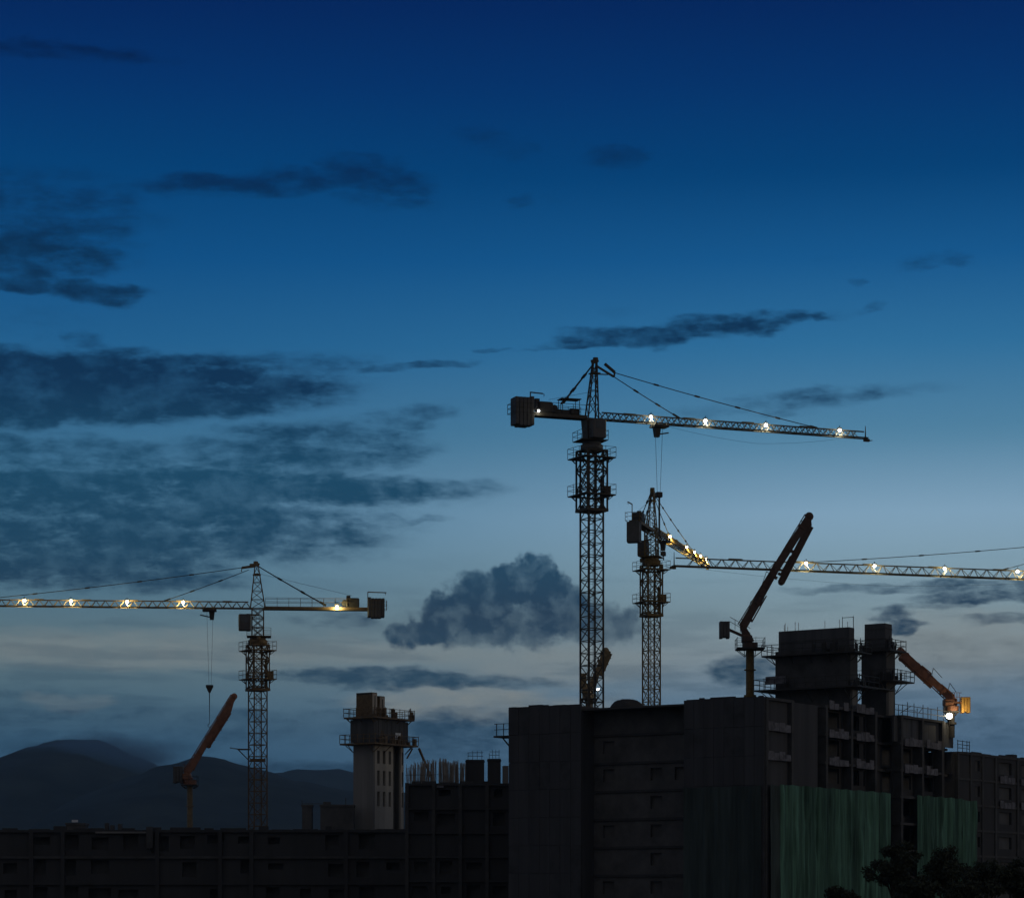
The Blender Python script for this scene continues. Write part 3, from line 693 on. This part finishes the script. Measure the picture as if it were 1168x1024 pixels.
def colwall(a0,a1,cs,y):
    cur=a0
    for c0,c1 in cs:
        m.box(cur,c0,y,y+.3,PZ(945,YT),zt); zs=[PZ(945,YT)]
        for r0,r1 in reversed(rows): m.box(c0,c1,y,y+.3,zs[-1],r0); zs.append(r1)
        m.box(c0,c1,y,y+.3,zs[-1],zt); cur=c1
    m.box(cur,a1,y,y+.3,PZ(945,YT),zt)
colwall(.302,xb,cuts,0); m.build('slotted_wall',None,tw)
m = MB(); m.use('conc_lit'); colwall(xc,wr-.302,[(xc+.22,xc+.55)],0); m.build('slotted_wall',None,tw)
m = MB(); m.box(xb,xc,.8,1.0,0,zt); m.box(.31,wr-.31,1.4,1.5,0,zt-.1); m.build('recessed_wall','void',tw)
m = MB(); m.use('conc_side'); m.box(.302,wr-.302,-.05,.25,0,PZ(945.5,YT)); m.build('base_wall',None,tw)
m = MB(); m.use('form'); 
n=8
for k in range(n): w=(wr+.5)/n; m.box(-.25+k*w+.02,-.25+(k+1)*w-.02,-.25-random.uniform(0,.05),0,PZ(846,YT),PZ(820,YT))
for k in range(4): w=(wl+.5)/4; m.box(-.28,-.02,-.24+k*w+.02,-.24+(k+1)*w-.02,PZ(846,YT),PZ(820,YT))
m.box(0,wr,0.01,wl,zt+.01,PZ(816,YT)); m.build('formwork',None,tw)
for pyy, ext in ((817,.85),(847,1.2)):
    d = MB(); z=PZ(pyy,YT); g=.25 if pyy==817 else 0; deck(d,-ext,wr+ext,-ext,wl+ext,z,-g,wr+g,-g,wl+g,1.05,1.0,.2,True,.06)
    for k in range(14):
        x=random.uniform(-.8,wr+.6); d.box(x,x+random.uniform(.1,.6),-ext+.1,-ext+.5,z,z+random.uniform(.2,1.2)); d.bar((x,-ext+.2,z),(x+random.uniform(-.4,.4),-ext+.2,z+random.uniform(.6,1.7)),.06)
    d.build('work_platform','steelD',tw)
zp = PZ(817,YT)
for x0,x1_,y0,y1_,py in ((.1,1.15,.3,2.75,789),(1.9,3.0,.5,1.5,792)):
    m = MB(); z=PZ(py,YT); m.use('steelD'); m.box(x0,x1_,y0,y1_,zp,z); m.use('conc_lit'); m.box(x0+.05,x1_-.05,y0-.05,y0-.002,zp+.1,z-.1)  # pale plate paints the side light onto the right-hand face
    m.use('dark'); m.box(x0+.45,x0+.6,y0-.09,y0-.053,zp,z-.4); m.box(x0-.05,x0-.002,y0+.1,y1_-.1,z-.22,z-.02); m.build('lift_housing',None,tw)
m = MB(); xw=4.1; 
for dx in (0,.62):
    for dz in (0,.72): m.box(xw+dx,xw+dx+.55,-.36,-.31,PZ(843,YT)-.3+dz,PZ(843,YT)+.32+dz)
m.build('white_lit_panel','white',tw)  # plain white colour stands in for the panel being lit
m = MB(); m.bar((wr+1.3,-1.2,PZ(850,YT)),(wr+4.4,-1.2,PZ(888,YT)),.22); m.bar((wr+1.3,-.2,PZ(850,YT)),(wr+.1,-.2,PZ(862,YT)),.14); m.build('prop','steelD',tw)

# ------------------------------------------------------------------ long low block on the left
YL = 321
lo = Vector((PX(-40,YL), YL, 0))
lw = empty('podium_block', lo, 0, label='very long low dark block under the mountain, running in from the left edge', cat='building')
RLW = PZ(946,YL); W = PX(470,YL)-lo.x
def ll(px): return PX(px,YL)-lo.x
for i in range(3):
    z = RLW-i*3.2; m = MB(); m.box(0,W,-.06,3.5 if i else 13,z-.3,z); m.build('floor_slab','conc_dark' if i!=1 else 'conc_mid',lw)
m = MB()
for i in range(3):
    z=RLW-i*3.2; ops=[(k*3.6+random.uniform(.6,1.4),k*3.6+random.uniform(2.3,3.4),z-random.uniform(1.6,2.7),z-random.uniform(.45,.95)) for k in range(int(W/3.6)) if random.random()>.3]; wall_open(m,.02,W-.02,.3,z-3.2+.002,z-.303,ops,'x',.25)
m.build('infill_wall','conc_dark',lw)
m = MB(); m.box(.1,W-.1,1.6,1.7,0,RLW-.31); m.build('inner_wall','void',lw)
for k in (0,2,3,6,8,9,12,14): m = MB(); x=.4+k*(W-.8)/14; m.box(x-.25,x+.25,-.1,.28,0,RLW-.05); m.build('column','conc_dark',lw)
m = MB(); a=ll(171); m.box(a-.4,a+.4,-.45,-.21,PZ(967,YL),RLW+.35); m.build('pilaster','conc_mid',lw)
m = MB(); m.box(ll(109),ll(169),-.26,-.16,PZ(950,YL),PZ(948,YL)); m.build('ledge','conc_side',lw)
m = MB(); x=.3
while x < W-1: w=random.uniform(.5,4); m.box(x,x+w,.0,.25,RLW+.002,RLW+random.choice((.05,.1,.2,.3,.45))); x+=w+random.uniform(0,1.5)
m.build('roof_kerb','conc_dark',lw)
for p0,p1,py in ((343,354,917),(364,402,917),(72,94,938)):
    m = MB(); a,b=ll(p0),ll(p1); z=PZ(py,YL); m.box(a,b,2,4.5,RLW+.002,z); m.box(a-.1,b+.1,1.9,4.6,z-.2,z+.05)
    if p1-p0 > 30: m.box(a+.3,a+1.2,2.5,4,z+.05,z+.4); m.bar((b-1,3,z),(b-1,3,z+.9),.08)
    if p0 == 343: m.bar((a,2.1,z),(a,2.1,z+.6),.07); m.bar((a,2.1,z+.2),(ll(372),2.1,z+.15),.05)
    m.build('roof_hut','void',lw)
m = MB(); m.box(ll(79),ll(86),1.8,1.89,PZ(936.8,YL),PZ(935,YL)+.1); m.build('pale_light_spot','white',lw)  # white colour in place of the small light at this hut
m = MB()
for p in (118,124,133): m.box(ll(p),ll(p+4),1,2,RLW+.002,RLW+random.uniform(.6,.9))
m.build('material_stack','conc_mid',lw)

# ------------------------------------------------------------------ trees in front, bottom right
def tree(px, Y, top_py, w_px, label, nleaf=2600, seed=0, sp='broadleaf_tree'):
    rnd = random.Random(seed); X = PX(px,Y); H = PZ(top_py,Y); rw = w_px/F*Y/2
    root = empty(sp, (X,Y,0), rnd.uniform(0,6), label=label, cat='tree', group='dark trees along the bottom right edge')
    m = MB(); tips = []; th = H*.38
    pr = Vector((0,0,-.1)); r0 = .055*H*.5
    for i in range(1,5):
        p = Vector((rnd.uniform(-.1,.1)*i*.5, rnd.uniform(-.1,.1)*i*.5, th*i/4)); m.bar(pr,p,r0*2*(1-.1*(i-1)),None,r0*2*(1-.1*i),n=8); pr = p
    for k in range(9):
        a = k*2.4+rnd.uniform(-.4,.4); el = rnd.uniform(.25,1.35); l = rnd.uniform(.55,1.0)
        st = Vector((0,0,th*(.75+.25*rnd.random()))) if k else pr
        en = Vector((math.cos(a)*rw*l*math.cos(el)*.9, math.sin(a)*rw*l*math.cos(el)*.9, th+(H-th)*(.25+.6*math.sin(el)*l)))
        mdp = st.lerp(en,.5)+Vector((0,0,.12*H*rnd.random())); m.bar(st,mdp,r0*.9,None,r0*.55,n=6); m.bar(mdp,en,r0*.55,None,r0*.2,n=5); tips += [(en,1),(mdp.lerp(en,.4),.7)]
        for q in range(3):
            e2 = mdp.lerp(en,rnd.uniform(.3,1))+Vector((rnd.uniform(-1,1)*rw*.4,rnd.uniform(-1,1)*rw*.4,rnd.uniform(-.1,.6)*rw*.5)); m.bar(mdp.lerp(en,.4),e2,r0*.3,None,r0*.1,n=4); tips.append((e2,.65))
    m.build('trunk','bark',root)
    m = MB(); vs=[]; fs=[]
    for i in range(int(nleaf*1.9)):
        t, s = rnd.choice(tips); rr = rw*.38*s*rnd.random()**.6
        a = rnd.uniform(0,6.28); b = math.acos(rnd.uniform(-1,1)); c = t+Vector((rr*math.sin(b)*math.cos(a), rr*math.sin(b)*math.sin(a), rr*math.cos(b)*.8))
        sz = rnd.uniform(.04,.12); d1 = Vector((rnd.gauss(0,1),rnd.gauss(0,1),rnd.gauss(0,1))).normalized(); d2 = d1.cross(Vector((rnd.gauss(0,1),rnd.gauss(0,1),rnd.gauss(0,1)))).normalized()
        n0=len(vs); vs += [c-d1*sz, c+d2*sz*.45, c+d1*sz, c-d2*sz*.45]; fs.append((n0,n0+1,n0+2,n0+3))
    m._add(vs,fs); m.build('crown','leaf',root)
tree(1022,120,945,66,'dark tree standing left of the gap between the green nets',3400,1)
tree(1078,125,962,74,'round dark tree in front of the narrower green net',3600,2)
tree(1122,118,972,70,'dark tree between the round one and the right edge',3000,3)
tree(1163,112,968,60,'dark tree cut off by the right edge of the picture',3000,4)
tree(960,105,1003,52,'low bushy tree top below the wide green net',2600,5)
tree(1046,100,985,60,'lower dark tree filling the gap between the two leftmost trees',2800,6)
tree(1100,98,992,64,'lowest dark tree at the bottom edge under the narrow net',2800,7)

# ------------------------------------------------------------------ terrain
def sheet(name, x0,x1,y0,y1,z,mt,n=1):
    m = MB(); m.poly([(x0,y0,z),(x1,y0,z),(x1,y1,z),(x0,y1,z)]); return tag(m.build(name,mt),kind='structure')
sheet('ground',-4500,4500,-400,9500,0,'ground')
sheet('road',-200,200,56,64,.004,'road')
from mathutils import noise as mn
def hill(name, prof, Yc, depth, seed, label=None):
    """ridge with a crest line given by image points; falls away in front and behind"""
    nx, ny = 150, 36; vs=[]; fs=[]; p0, p1 = prof[0][0], prof[-1][0]
    def crest(px):
        for (a,b),(c,d) in zip(prof,prof[1:]):
            if a <= px <= c: t=(px-a)/(c-a); t=t*t*(3-2*t)*.5+t*.5; return b+(d-b)*t
        return prof[-1][1]
    for j in range(ny+1):
        t = j/ny*2-1
        for i in range(nx+1):
            px = p0+(p1-p0)*i/nx; Y = Yc+t*depth; X = PX(px,Yc); h = PZ(crest(px),Yc)
            e = math.cos(t*math.pi/2)**1.3 if abs(t)<1 else 0
            nz = mn.fractal(Vector((X*.004+seed,Y*.004,0)),.9,2.1,6)
            vs.append((X, Y, max(-3, h*e*(1+.12*nz*(1-e*.7))+nz*3-2.5*(1-e))))
    for j in range(ny):
        for i in range(nx): a=j*(nx+1)+i; fs.append((a,a+1,a+nx+2,a+nx+1))
    m=MB(); m._add(vs,fs); return tag(m.build(name,'hill',None,True),kind='structure')
hill('hill',[(-420,1028),(-200,960),(-60,915),(0,887),(30,866),(62,853),(95,848),(125,851),(165,868),(205,890),(280,915),(420,960),(620,1028)],5200,1500,1)
hill('hill',[(20,1028),(120,905),(175,884),(205,873),(238,867),(262,870),(300,881),(345,893),(400,905),(460,918),(560,950),(700,990),(900,1028)],4300,1200,5)
hill('hill',[(180,1028),(280,900),(322,882),(350,877),(385,880),(430,893),(520,930),(700,960),(1000,985),(1500,1028)],7600,1500,9)

# cloud cap resting on the left summit
def cap(name, px, py, Y, rx, ry, rz, dens, nscale, label):
    m=MB(); m.ball((0,0,0),rx,ry,rz,24,14); o=m.build(name,None,None,True); o.location=(PX(px,Y),Y,PZ(py,Y))
    mt=bpy.data.materials.new('mountain_cloud'); mt.use_nodes=True; nt=mt.node_tree; nt.nodes.clear()
    out=nt.nodes.new('ShaderNodeOutputMaterial'); v=nt.nodes.new('ShaderNodeVolumePrincipled'); nt.links.new(v.outputs[0],out.inputs['Volume'])
    v.inputs['Color'].default_value=(.32,.62,1,1); tc=nt.nodes.new('ShaderNodeTexCoord')
    mp=nt.nodes.new('ShaderNodeMapping'); mp.inputs['Scale'].default_value=(1/rx,1/ry,1/rz); nt.links.new(tc.outputs['Object'],mp.inputs[0])
    ln=nt.nodes.new('ShaderNodeVectorMath'); ln.operation='LENGTH'; nt.links.new(mp.outputs[0],ln.inputs[0])
    nz=nt.nodes.new('ShaderNodeTexNoise'); nz.inputs['Scale'].default_value=nscale; nz.inputs['Detail'].default_value=3; nt.links.new(mp.outputs[0],nz.inputs['Vector'])
    s=nt.nodes.new('ShaderNodeMath'); s.operation='MULTIPLY_ADD'; nt.links.new(nz.outputs['Fac'],s.inputs[0]); s.inputs[1].default_value=.7; nt.links.new(ln.outputs['Value'],s.inputs[2])
    mr_=nt.nodes.new('ShaderNodeMapRange'); mr_.interpolation_type='SMOOTHSTEP'; nt.links.new(s.outputs[0],mr_.inputs[0])
    mr_.inputs[1].default_value=1.25; mr_.inputs[2].default_value=.45; mr_.inputs[3].default_value=0; mr_.inputs[4].default_value=dens
    nt.links.new(mr_.outputs[0],v.inputs['Density']); o.data.materials.append(mt)
    mt.cycles.volume_step_rate=4
    return tag(o,label,'cloud')
cap('cloud',122,862,4900,200,160,52,.02,1.6,'soft grey cloud cap draped over the summit of the left mountain')

# air between here and the mountains
m=MB(); m.box(-5000,5000,-500,9600,-3,430); hz=m.build('haze'); tag(hz,kind='stuff')
mt=bpy.data.materials.new('haze_air'); mt.use_nodes=True; nt=mt.node_tree; nt.nodes.clear()
out=nt.nodes.new('ShaderNodeOutputMaterial'); v=nt.nodes.new('ShaderNodeVolumePrincipled'); nt.links.new(v.outputs[0],out.inputs['Volume'])
v.inputs['Color'].default_value=(.5,.8,1,1); v.inputs['Density'].default_value=.000068; v.inputs['Anisotropy'].default_value=.2
hz.data.materials.append(mt)

# ------------------------------------------------------------------ sky
world=bpy.data.worlds.new('World'); scene.world=world; world.use_nodes=True
nt=world.node_tree; nt.nodes.clear(); N=nt.nodes.new; K=nt.links.new
def S(v): return tuple(((c/255)/12.92 if c/255<=.04045 else ((c/255+.055)/1.055)**2.4) for c in v)+(1,)
def math_(op,a,b=None,c=None):
    n=N('ShaderNodeMath'); n.operation=op
    for i,x in enumerate((a,b,c)):
        if x is None: continue
        if hasattr(x,'is_linked') or hasattr(x,'links'): K(x,n.inputs[i])
        else: n.inputs[i].default_value=x
    return n.outputs[0]
tc=N('ShaderNodeTexCoord'); sp=N('ShaderNodeSeparateXYZ'); K(tc.outputs['Generated'],sp.inputs[0])
x_,y_,z_=sp.outputs
azn=math_('ARCTAN2',x_,y_); hor=math_('SQRT',math_('ADD',math_('MULTIPLY',x_,x_),math_('MULTIPLY',y_,y_)))
U=math_('MULTIPLY_ADD',azn,3000.0,584.0); V=math_('MULTIPLY',math_('DIVIDE',z_,math_('MAXIMUM',hor,.001)),3000.0)
Vd=math_('SUBTRACT',1030.0,V)           # grows downwards, 1030 at the horizon
cb=N('ShaderNodeCombineXYZ'); K(U,cb.inputs[0]); K(Vd,cb.inputs[1]); cb.inputs[2].default_value=1.0
P0=cb.outputs[0]
def noise(vec,sx,sy,detail=5,rough=.55,off=0):
    mp=N('ShaderNodeMapping'); mp.inputs['Scale'].default_value=(sx,sy,1); mp.inputs['Location'].default_value=(off,off*.7,off); K(vec,mp.inputs[0])
    n=N('ShaderNodeTexNoise'); n.noise_dimensions='2D'; n.inputs['Scale'].default_value=1; n.inputs['Detail'].default_value=detail; n.inputs['Roughness'].default_value=rough; K(mp.outputs[0],n.inputs['Vector']); return n
def warp(vec,n,ax,ay):
    s=N('ShaderNodeVectorMath'); s.operation='SUBTRACT'; K(n.outputs['Color'],s.inputs[0]); s.inputs[1].default_value=(.5,.5,.5)
    q=N('ShaderNodeVectorMath'); q.operation='MULTIPLY'; K(s.outputs[0],q.inputs[0]); q.inputs[1].default_value=(ax,ay,0)
    a=N('ShaderNodeVectorMath'); a.operation='ADD'; K(vec,a.inputs[0]); K(q.outputs[0],a.inputs[1]); return a.outputs[0]
def ramp(fac,stops):
    r=N('ShaderNodeValToRGB'); K(fac,r.inputs[0]); e=r.color_ramp.elements
    while len(e)>1: e.remove(e[-1])
    e[0].position=stops[0][0]; e[0].color=stops[0][1]
    for p,c in stops[1:]: q=e.new(p); q.color=c
    return r.outputs[0]
def yr(py): return (py+3000)/4100.0
fac=math_('DIVIDE',math_('ADD',Vd,3000.0),4100.0)
top=[(0,S((0,12,40))),(yr(-1200),S((0,16,52))),(yr(-200),S((0,27,75))),(yr(0),S((0,37,94))),(yr(100),S((0,51,109))),(yr(200),S((0,66,121)))]
clearL=ramp(fac,top+[(yr(300),S((12,82,138))),(yr(400),S((34,99,148))),(yr(500),S((60,114,151))),(yr(600),S((82,129,159))),(yr(680),S((86,122,142))),(yr(740),S((102,125,134))),(yr(790),S((86,116,132))),(yr(850),S((60,99,128))),(yr(920),S((49,86,114))),(yr(1090),S((20,24,30)))])
clearR=ramp(fac,top+[(yr(300),S((20,90,146))),(yr(400),S((48,115,162))),(yr(500),S((85,137,170))),(yr(590),S((137,173,199))),(yr(650),S((137,168,185))),(yr(700),S((134,158,169))),(yr(750),S((142,157,165))),(yr(800),S((108,136,160))),(yr(870),S((89,123,154))),(yr(960),S((81,112,143))),(yr(1090),S((22,26,32)))])
lrm=N('ShaderNodeMapRange'); lrm.interpolation_type='SMOOTHSTEP'; K(U,lrm.inputs[0]); lrm.inputs[1].default_value=40; lrm.inputs[2].default_value=1060
lr=N('ShaderNodeMix'); lr.data_type='RGBA'; K(lrm.outputs[0],lr.inputs[0]); K(clearL,lr.inputs[6]); K(clearR,lr.inputs[7]); clear=lr.outputs[2]
dark=ramp(fac,[(yr(-300),S((0,20,55))),(yr(50),S((0,28,72))),(yr(200),S((2,43,86))),(yr(300),S((6,48,84))),(yr(440),S((12,50,84))),(yr(540),S((27,75,105))),(yr(640),S((31,70,97))),(yr(700),S((36,62,86))),(yr(780),S((46,76,98))),(yr(850),S((40,72,98))),(yr(950),S((38,60,82)))])
wn=noise(P0,.012,.03,3,.6,3.1); Pw=warp(P0,wn,90,26)
wn2=noise(P0,.03,.034,5,.6,9.4); Pc=warp(P0,wn2,46,40)
def blobs(vec,lst):
    cur=None
    for (cx,cy,rx,ry,rot,den,*soft) in lst:
        k=(cx-CX)/F; a=math.atan(k); u=584+3000*a; vd=1030-(1030-cy)*math.cos(a)
        ca,sa=math.cos(R(rot)),math.sin(R(rot)); D=[]
        for (p,q_,r_) in ((ca,sa,rx),(-sa,ca,ry)):
            n=N('ShaderNodeVectorMath'); n.operation='DOT_PRODUCT'; K(vec,n.inputs[0]); n.inputs[1].default_value=(p/r_,q_/r_,-(u*p+vd*q_)/r_); D.append(n.outputs['Value'])
        d2=math_('MULTIPLY_ADD',D[0],D[0],math_('MULTIPLY',D[1],D[1]))
        q=N('ShaderNodeMapRange'); q.interpolation_type='SMOOTHSTEP'; K(d2,q.inputs[0]); sf=soft[0] if soft else .45
        q.inputs[1].default_value=(1+sf)**2; q.inputs[2].default_value=(1-sf)**2; q.inputs[3].default_value=0; q.inputs[4].default_value=den
        cur=q.outputs[0] if cur is None else math_('MAXIMUM',cur,q.outputs[0])
    return cur
wisp=blobs(Pw,[
 (40,56,120,9,1,.68,.85),(300,208,120,12,-3,.78,.85),(425,206,62,22,12,.75,.85),(230,222,40,8,0,.45),(570,163,42,14,15,.5,.85),(698,180,26,11,5,.6,.85),(594,231,16,9,0,.45),(635,230,14,6,0,.3),
 (20,245,115,46,0,.68,.9),(10,285,100,28,0,.85,.9),(25,322,60,10,5,.8),(112,335,50,13,5,.85,.6),(92,388,26,10,0,.6,.7),(40,370,60,18,0,.35,.8),
 (95,440,245,35,-1,1.2,.6),(0,445,190,36,0,1.2,.6),(300,418,100,12,-4,.6,.9),
 (340,515,112,26,-4,.85,.85),(60,520,150,22,2,.75,.7),(180,556,310,20,0,1.1,.6),(120,600,290,44,0,.95,.6),(60,640,200,30,2,.95,.5),(400,557,90,6,0,.8),(300,600,140,16,-2,.6,.8),(450,590,60,6,4,.5),
 (470,418,66,6,-4,.6,.6),(567,398,13,4,0,.6),(470,473,46,13,-10,.6,.9),(905,458,120,10,-4,.6,.9),
 (790,376,160,9,-5,.85,.6),(740,383,80,10,0,.85,.7),(830,371,60,11,0,.9,.7),(660,394,60,5,-5,.7,.6),(938,361,14,6,0,.85,.7),(997,350,16,6,0,.55,.8),(974,323,14,5,0,.35,.8),(1075,298,30,8,-5,.55,.7),(935,295,12,4,0,.3),(705,358,22,8,0,.3),
 (392,707,46,13,4,.55,.8),(60,725,50,4,0,.35),
 (470,775,150,9,1,.85,.6),(300,771,90,5,0,.5),(150,815,260,11,0,.6,.7),(40,792,90,14,0,.45,.8),(520,838,75,24,-4,.8,.6),(330,832,200,16,0,.55,.8),(100,845,200,22,0,.5,.8),(340,880,90,12,0,.75,.7),(560,812,70,5,0,.5),
 (1000,672,110,5,0,.55,.6),(1110,668,90,8,0,.75,.6),(1130,682,90,9,0,.85,.6),(1060,694,60,5,0,.5),(1155,708,60,5,0,.6),(1022,707,24,13,8,.85,.6),(846,765,40,17,-3,.85,.6),(1120,760,110,34,6,.42,.9),(1120,830,140,30,0,.5,.9),(850,700,120,8,0,.25,.9),(700,745,200,8,0,.2,.9)])
cum=blobs(Pc,[(478,721,34,17,-8,.9,.4),(512,700,36,26,-30,1,.35),(548,688,40,36,-10,1,.3),(590,668,36,30,-10,1,.3),(622,672,26,32,0,1,.3),(640,700,50,30,8,.92,.4),(684,710,48,22,10,.75,.55),(570,715,100,20,0,.8,.6),(600,656,24,13,10,.9,.4)])
n1=noise(P0,.007,.035,6,.62,1.3); n2=noise(P0,.024,.06,6,.68,5.7)
nn=math_('MULTIPLY_ADD',n2.outputs['Fac'],.55,math_('MULTIPLY',n1.outputs['Fac'],.45))
w2=math_('MULTIPLY',wisp,math_('ADD',-.3,math_('MULTIPLY',nn,2.35)))
mr2=N('ShaderNodeMapRange'); mr2.interpolation_type='SMOOTHERSTEP'; K(w2,mr2.inputs[0]); mr2.inputs[1].default_value=.08; mr2.inputs[2].default_value=1.0; mr2.inputs[3].default_value=0; mr2.inputs[4].default_value=1
n3=noise(P0,.028,.03,7,.6,12.0)
c2=math_('MULTIPLY',cum,math_('ADD',.45,math_('MULTIPLY',n3.outputs['Fac'],1.1)))
mr3=N('ShaderNodeMapRange'); mr3.interpolation_type='SMOOTHSTEP'; K(c2,mr3.inputs[0]); mr3.inputs[1].default_value=.05; mr3.inputs[2].default_value=1.05; mr3.inputs[3].default_value=0; mr3.inputs[4].default_value=.97
# thin general streakiness low down
n4=noise(P0,.0045,.045,6,.6,20.0); low=N('ShaderNodeMapRange'); K(Vd,low.inputs[0]); low.inputs[1].default_value=620; low.inputs[2].default_value=800; low.inputs[3].default_value=0; low.inputs[4].default_value=.33
st=N('ShaderNodeMapRange'); st.interpolation_type='SMOOTHSTEP'; K(n4.outputs['Fac'],st.inputs[0]); st.inputs[1].default_value=.47; st.inputs[2].default_value=.66; st.inputs[3].default_value=0; st.inputs[4].default_value=1
stm=math_('MULTIPLY',st.outputs[0],low.outputs[0])
n5=noise(P0,.017,.026,5,.62,31.0)
tex=math_('MULTIPLY_ADD',n5.outputs['Fac'],1.9,-.12); tex.node.use_clamp=True
t2=math_('MULTIPLY_ADD',tex,.7,.38); t2.node.use_clamp=True
n6=noise(P0,.03,.03,5,.55,41.0); t3=math_('MULTIPLY_ADD',n6.outputs['Fac'],1.2,.4); t3.node.use_clamp=True
mask=math_('MAXIMUM',math_('MAXIMUM',math_('MULTIPLY',mr2.outputs[0],t2),math_('MULTIPLY',mr3.outputs[0],t3)),stm)
pale=blobs(Pw,[(545,803,110,16,2,.8,.8),(150,742,220,16,0,.5,.9),(1095,735,90,26,0,.6,.9),(430,745,160,12,0,.4,.8),(640,760,90,14,0,.5,.8),(80,800,50,10,0,.3)])
pl_=math_('MULTIPLY',pale,math_('ADD',-.1,math_('MULTIPLY',nn,2.0)))
pm=N('ShaderNodeMix'); pm.data_type='RGBA'; pm.clamp_factor=True; K(pl_,pm.inputs[0]); K(clear,pm.inputs[6]); pm.inputs[7].default_value=S((140,148,148)); clear=pm.outputs[2]
mx=N('ShaderNodeMix'); mx.data_type='RGBA'; K(mask,mx.inputs[0]); K(clear,mx.inputs[6]); K(dark,mx.inputs[7])
# sky ahead glows; unseen sky behind is even grey, raised to lift the fronts
back=N('ShaderNodeMapRange'); K(y_,back.inputs[0]); back.inputs[1].default_value=-.6; back.inputs[2].default_value=.6; back.inputs[3].default_value=1; back.inputs[4].default_value=0
sc_=N('ShaderNodeMix'); sc_.data_type='RGBA'; K(back.outputs[0],sc_.inputs[0]); K(mx.outputs[2],sc_.inputs[6]); sc_.inputs[7].default_value=(.105,.104,.113,1)
sky=N('ShaderNodeTexSky'); sky.sky_type='NISHITA'; sky.sun_disc=False; sky.sun_elevation=R(2); sky.sun_rotation=R(107)
nb_=N('ShaderNodeVectorMath'); nb_.operation='SCALE'; K(sky.outputs[0],nb_.inputs[0]); nb_.inputs['Scale'].default_value=.0006
ad=N('ShaderNodeVectorMath'); ad.operation='ADD'; K(sc_.outputs[2],ad.inputs[0]); K(nb_.outputs[0],ad.inputs[1])
bg=N('ShaderNodeBackground'); K(ad.outputs[0],bg.inputs[0]); bg.inputs[1].default_value=1.0
wo=N('ShaderNodeOutputWorld'); K(bg.outputs[0],wo.inputs[0])
world.cycles.sampling_method='MANUAL'; world.cycles.sample_map_resolution=1024

# last warm light from the right
sl=bpy.data.lights.new('sun','SUN'); sl.energy=.14; sl.angle=R(12); sl.color=(1,.80,.56)
so=bpy.data.objects.new('sun',sl); COL.objects.link(so)
d=Vector((math.sin(R(107)),math.cos(R(107)),math.tan(R(5)))); so.rotation_euler=d.to_track_quat('Z','Y').to_euler(); so.location=(300,-50,60)

# ------------------------------------------------------------------ camera and view
cam=bpy.data.cameras.new('camera'); co=bpy.data.objects.new('camera',cam); COL.objects.link(co)
co.location=(0,0,CZ); co.rotation_euler=(math.pi/2,0,0)
cam.sensor_width=36; cam.lens=36*F/1168; cam.shift_y=(HY-512)/1168; cam.clip_start=.5; cam.clip_end=30000
scene.camera=co
scene.view_settings.view_transform='Standard'; scene.view_settings.look='None'; scene.view_settings.exposure=0; scene.view_settings.gamma=1
scene.cycles.volume_bounces=0; scene.cycles.max_bounces=6
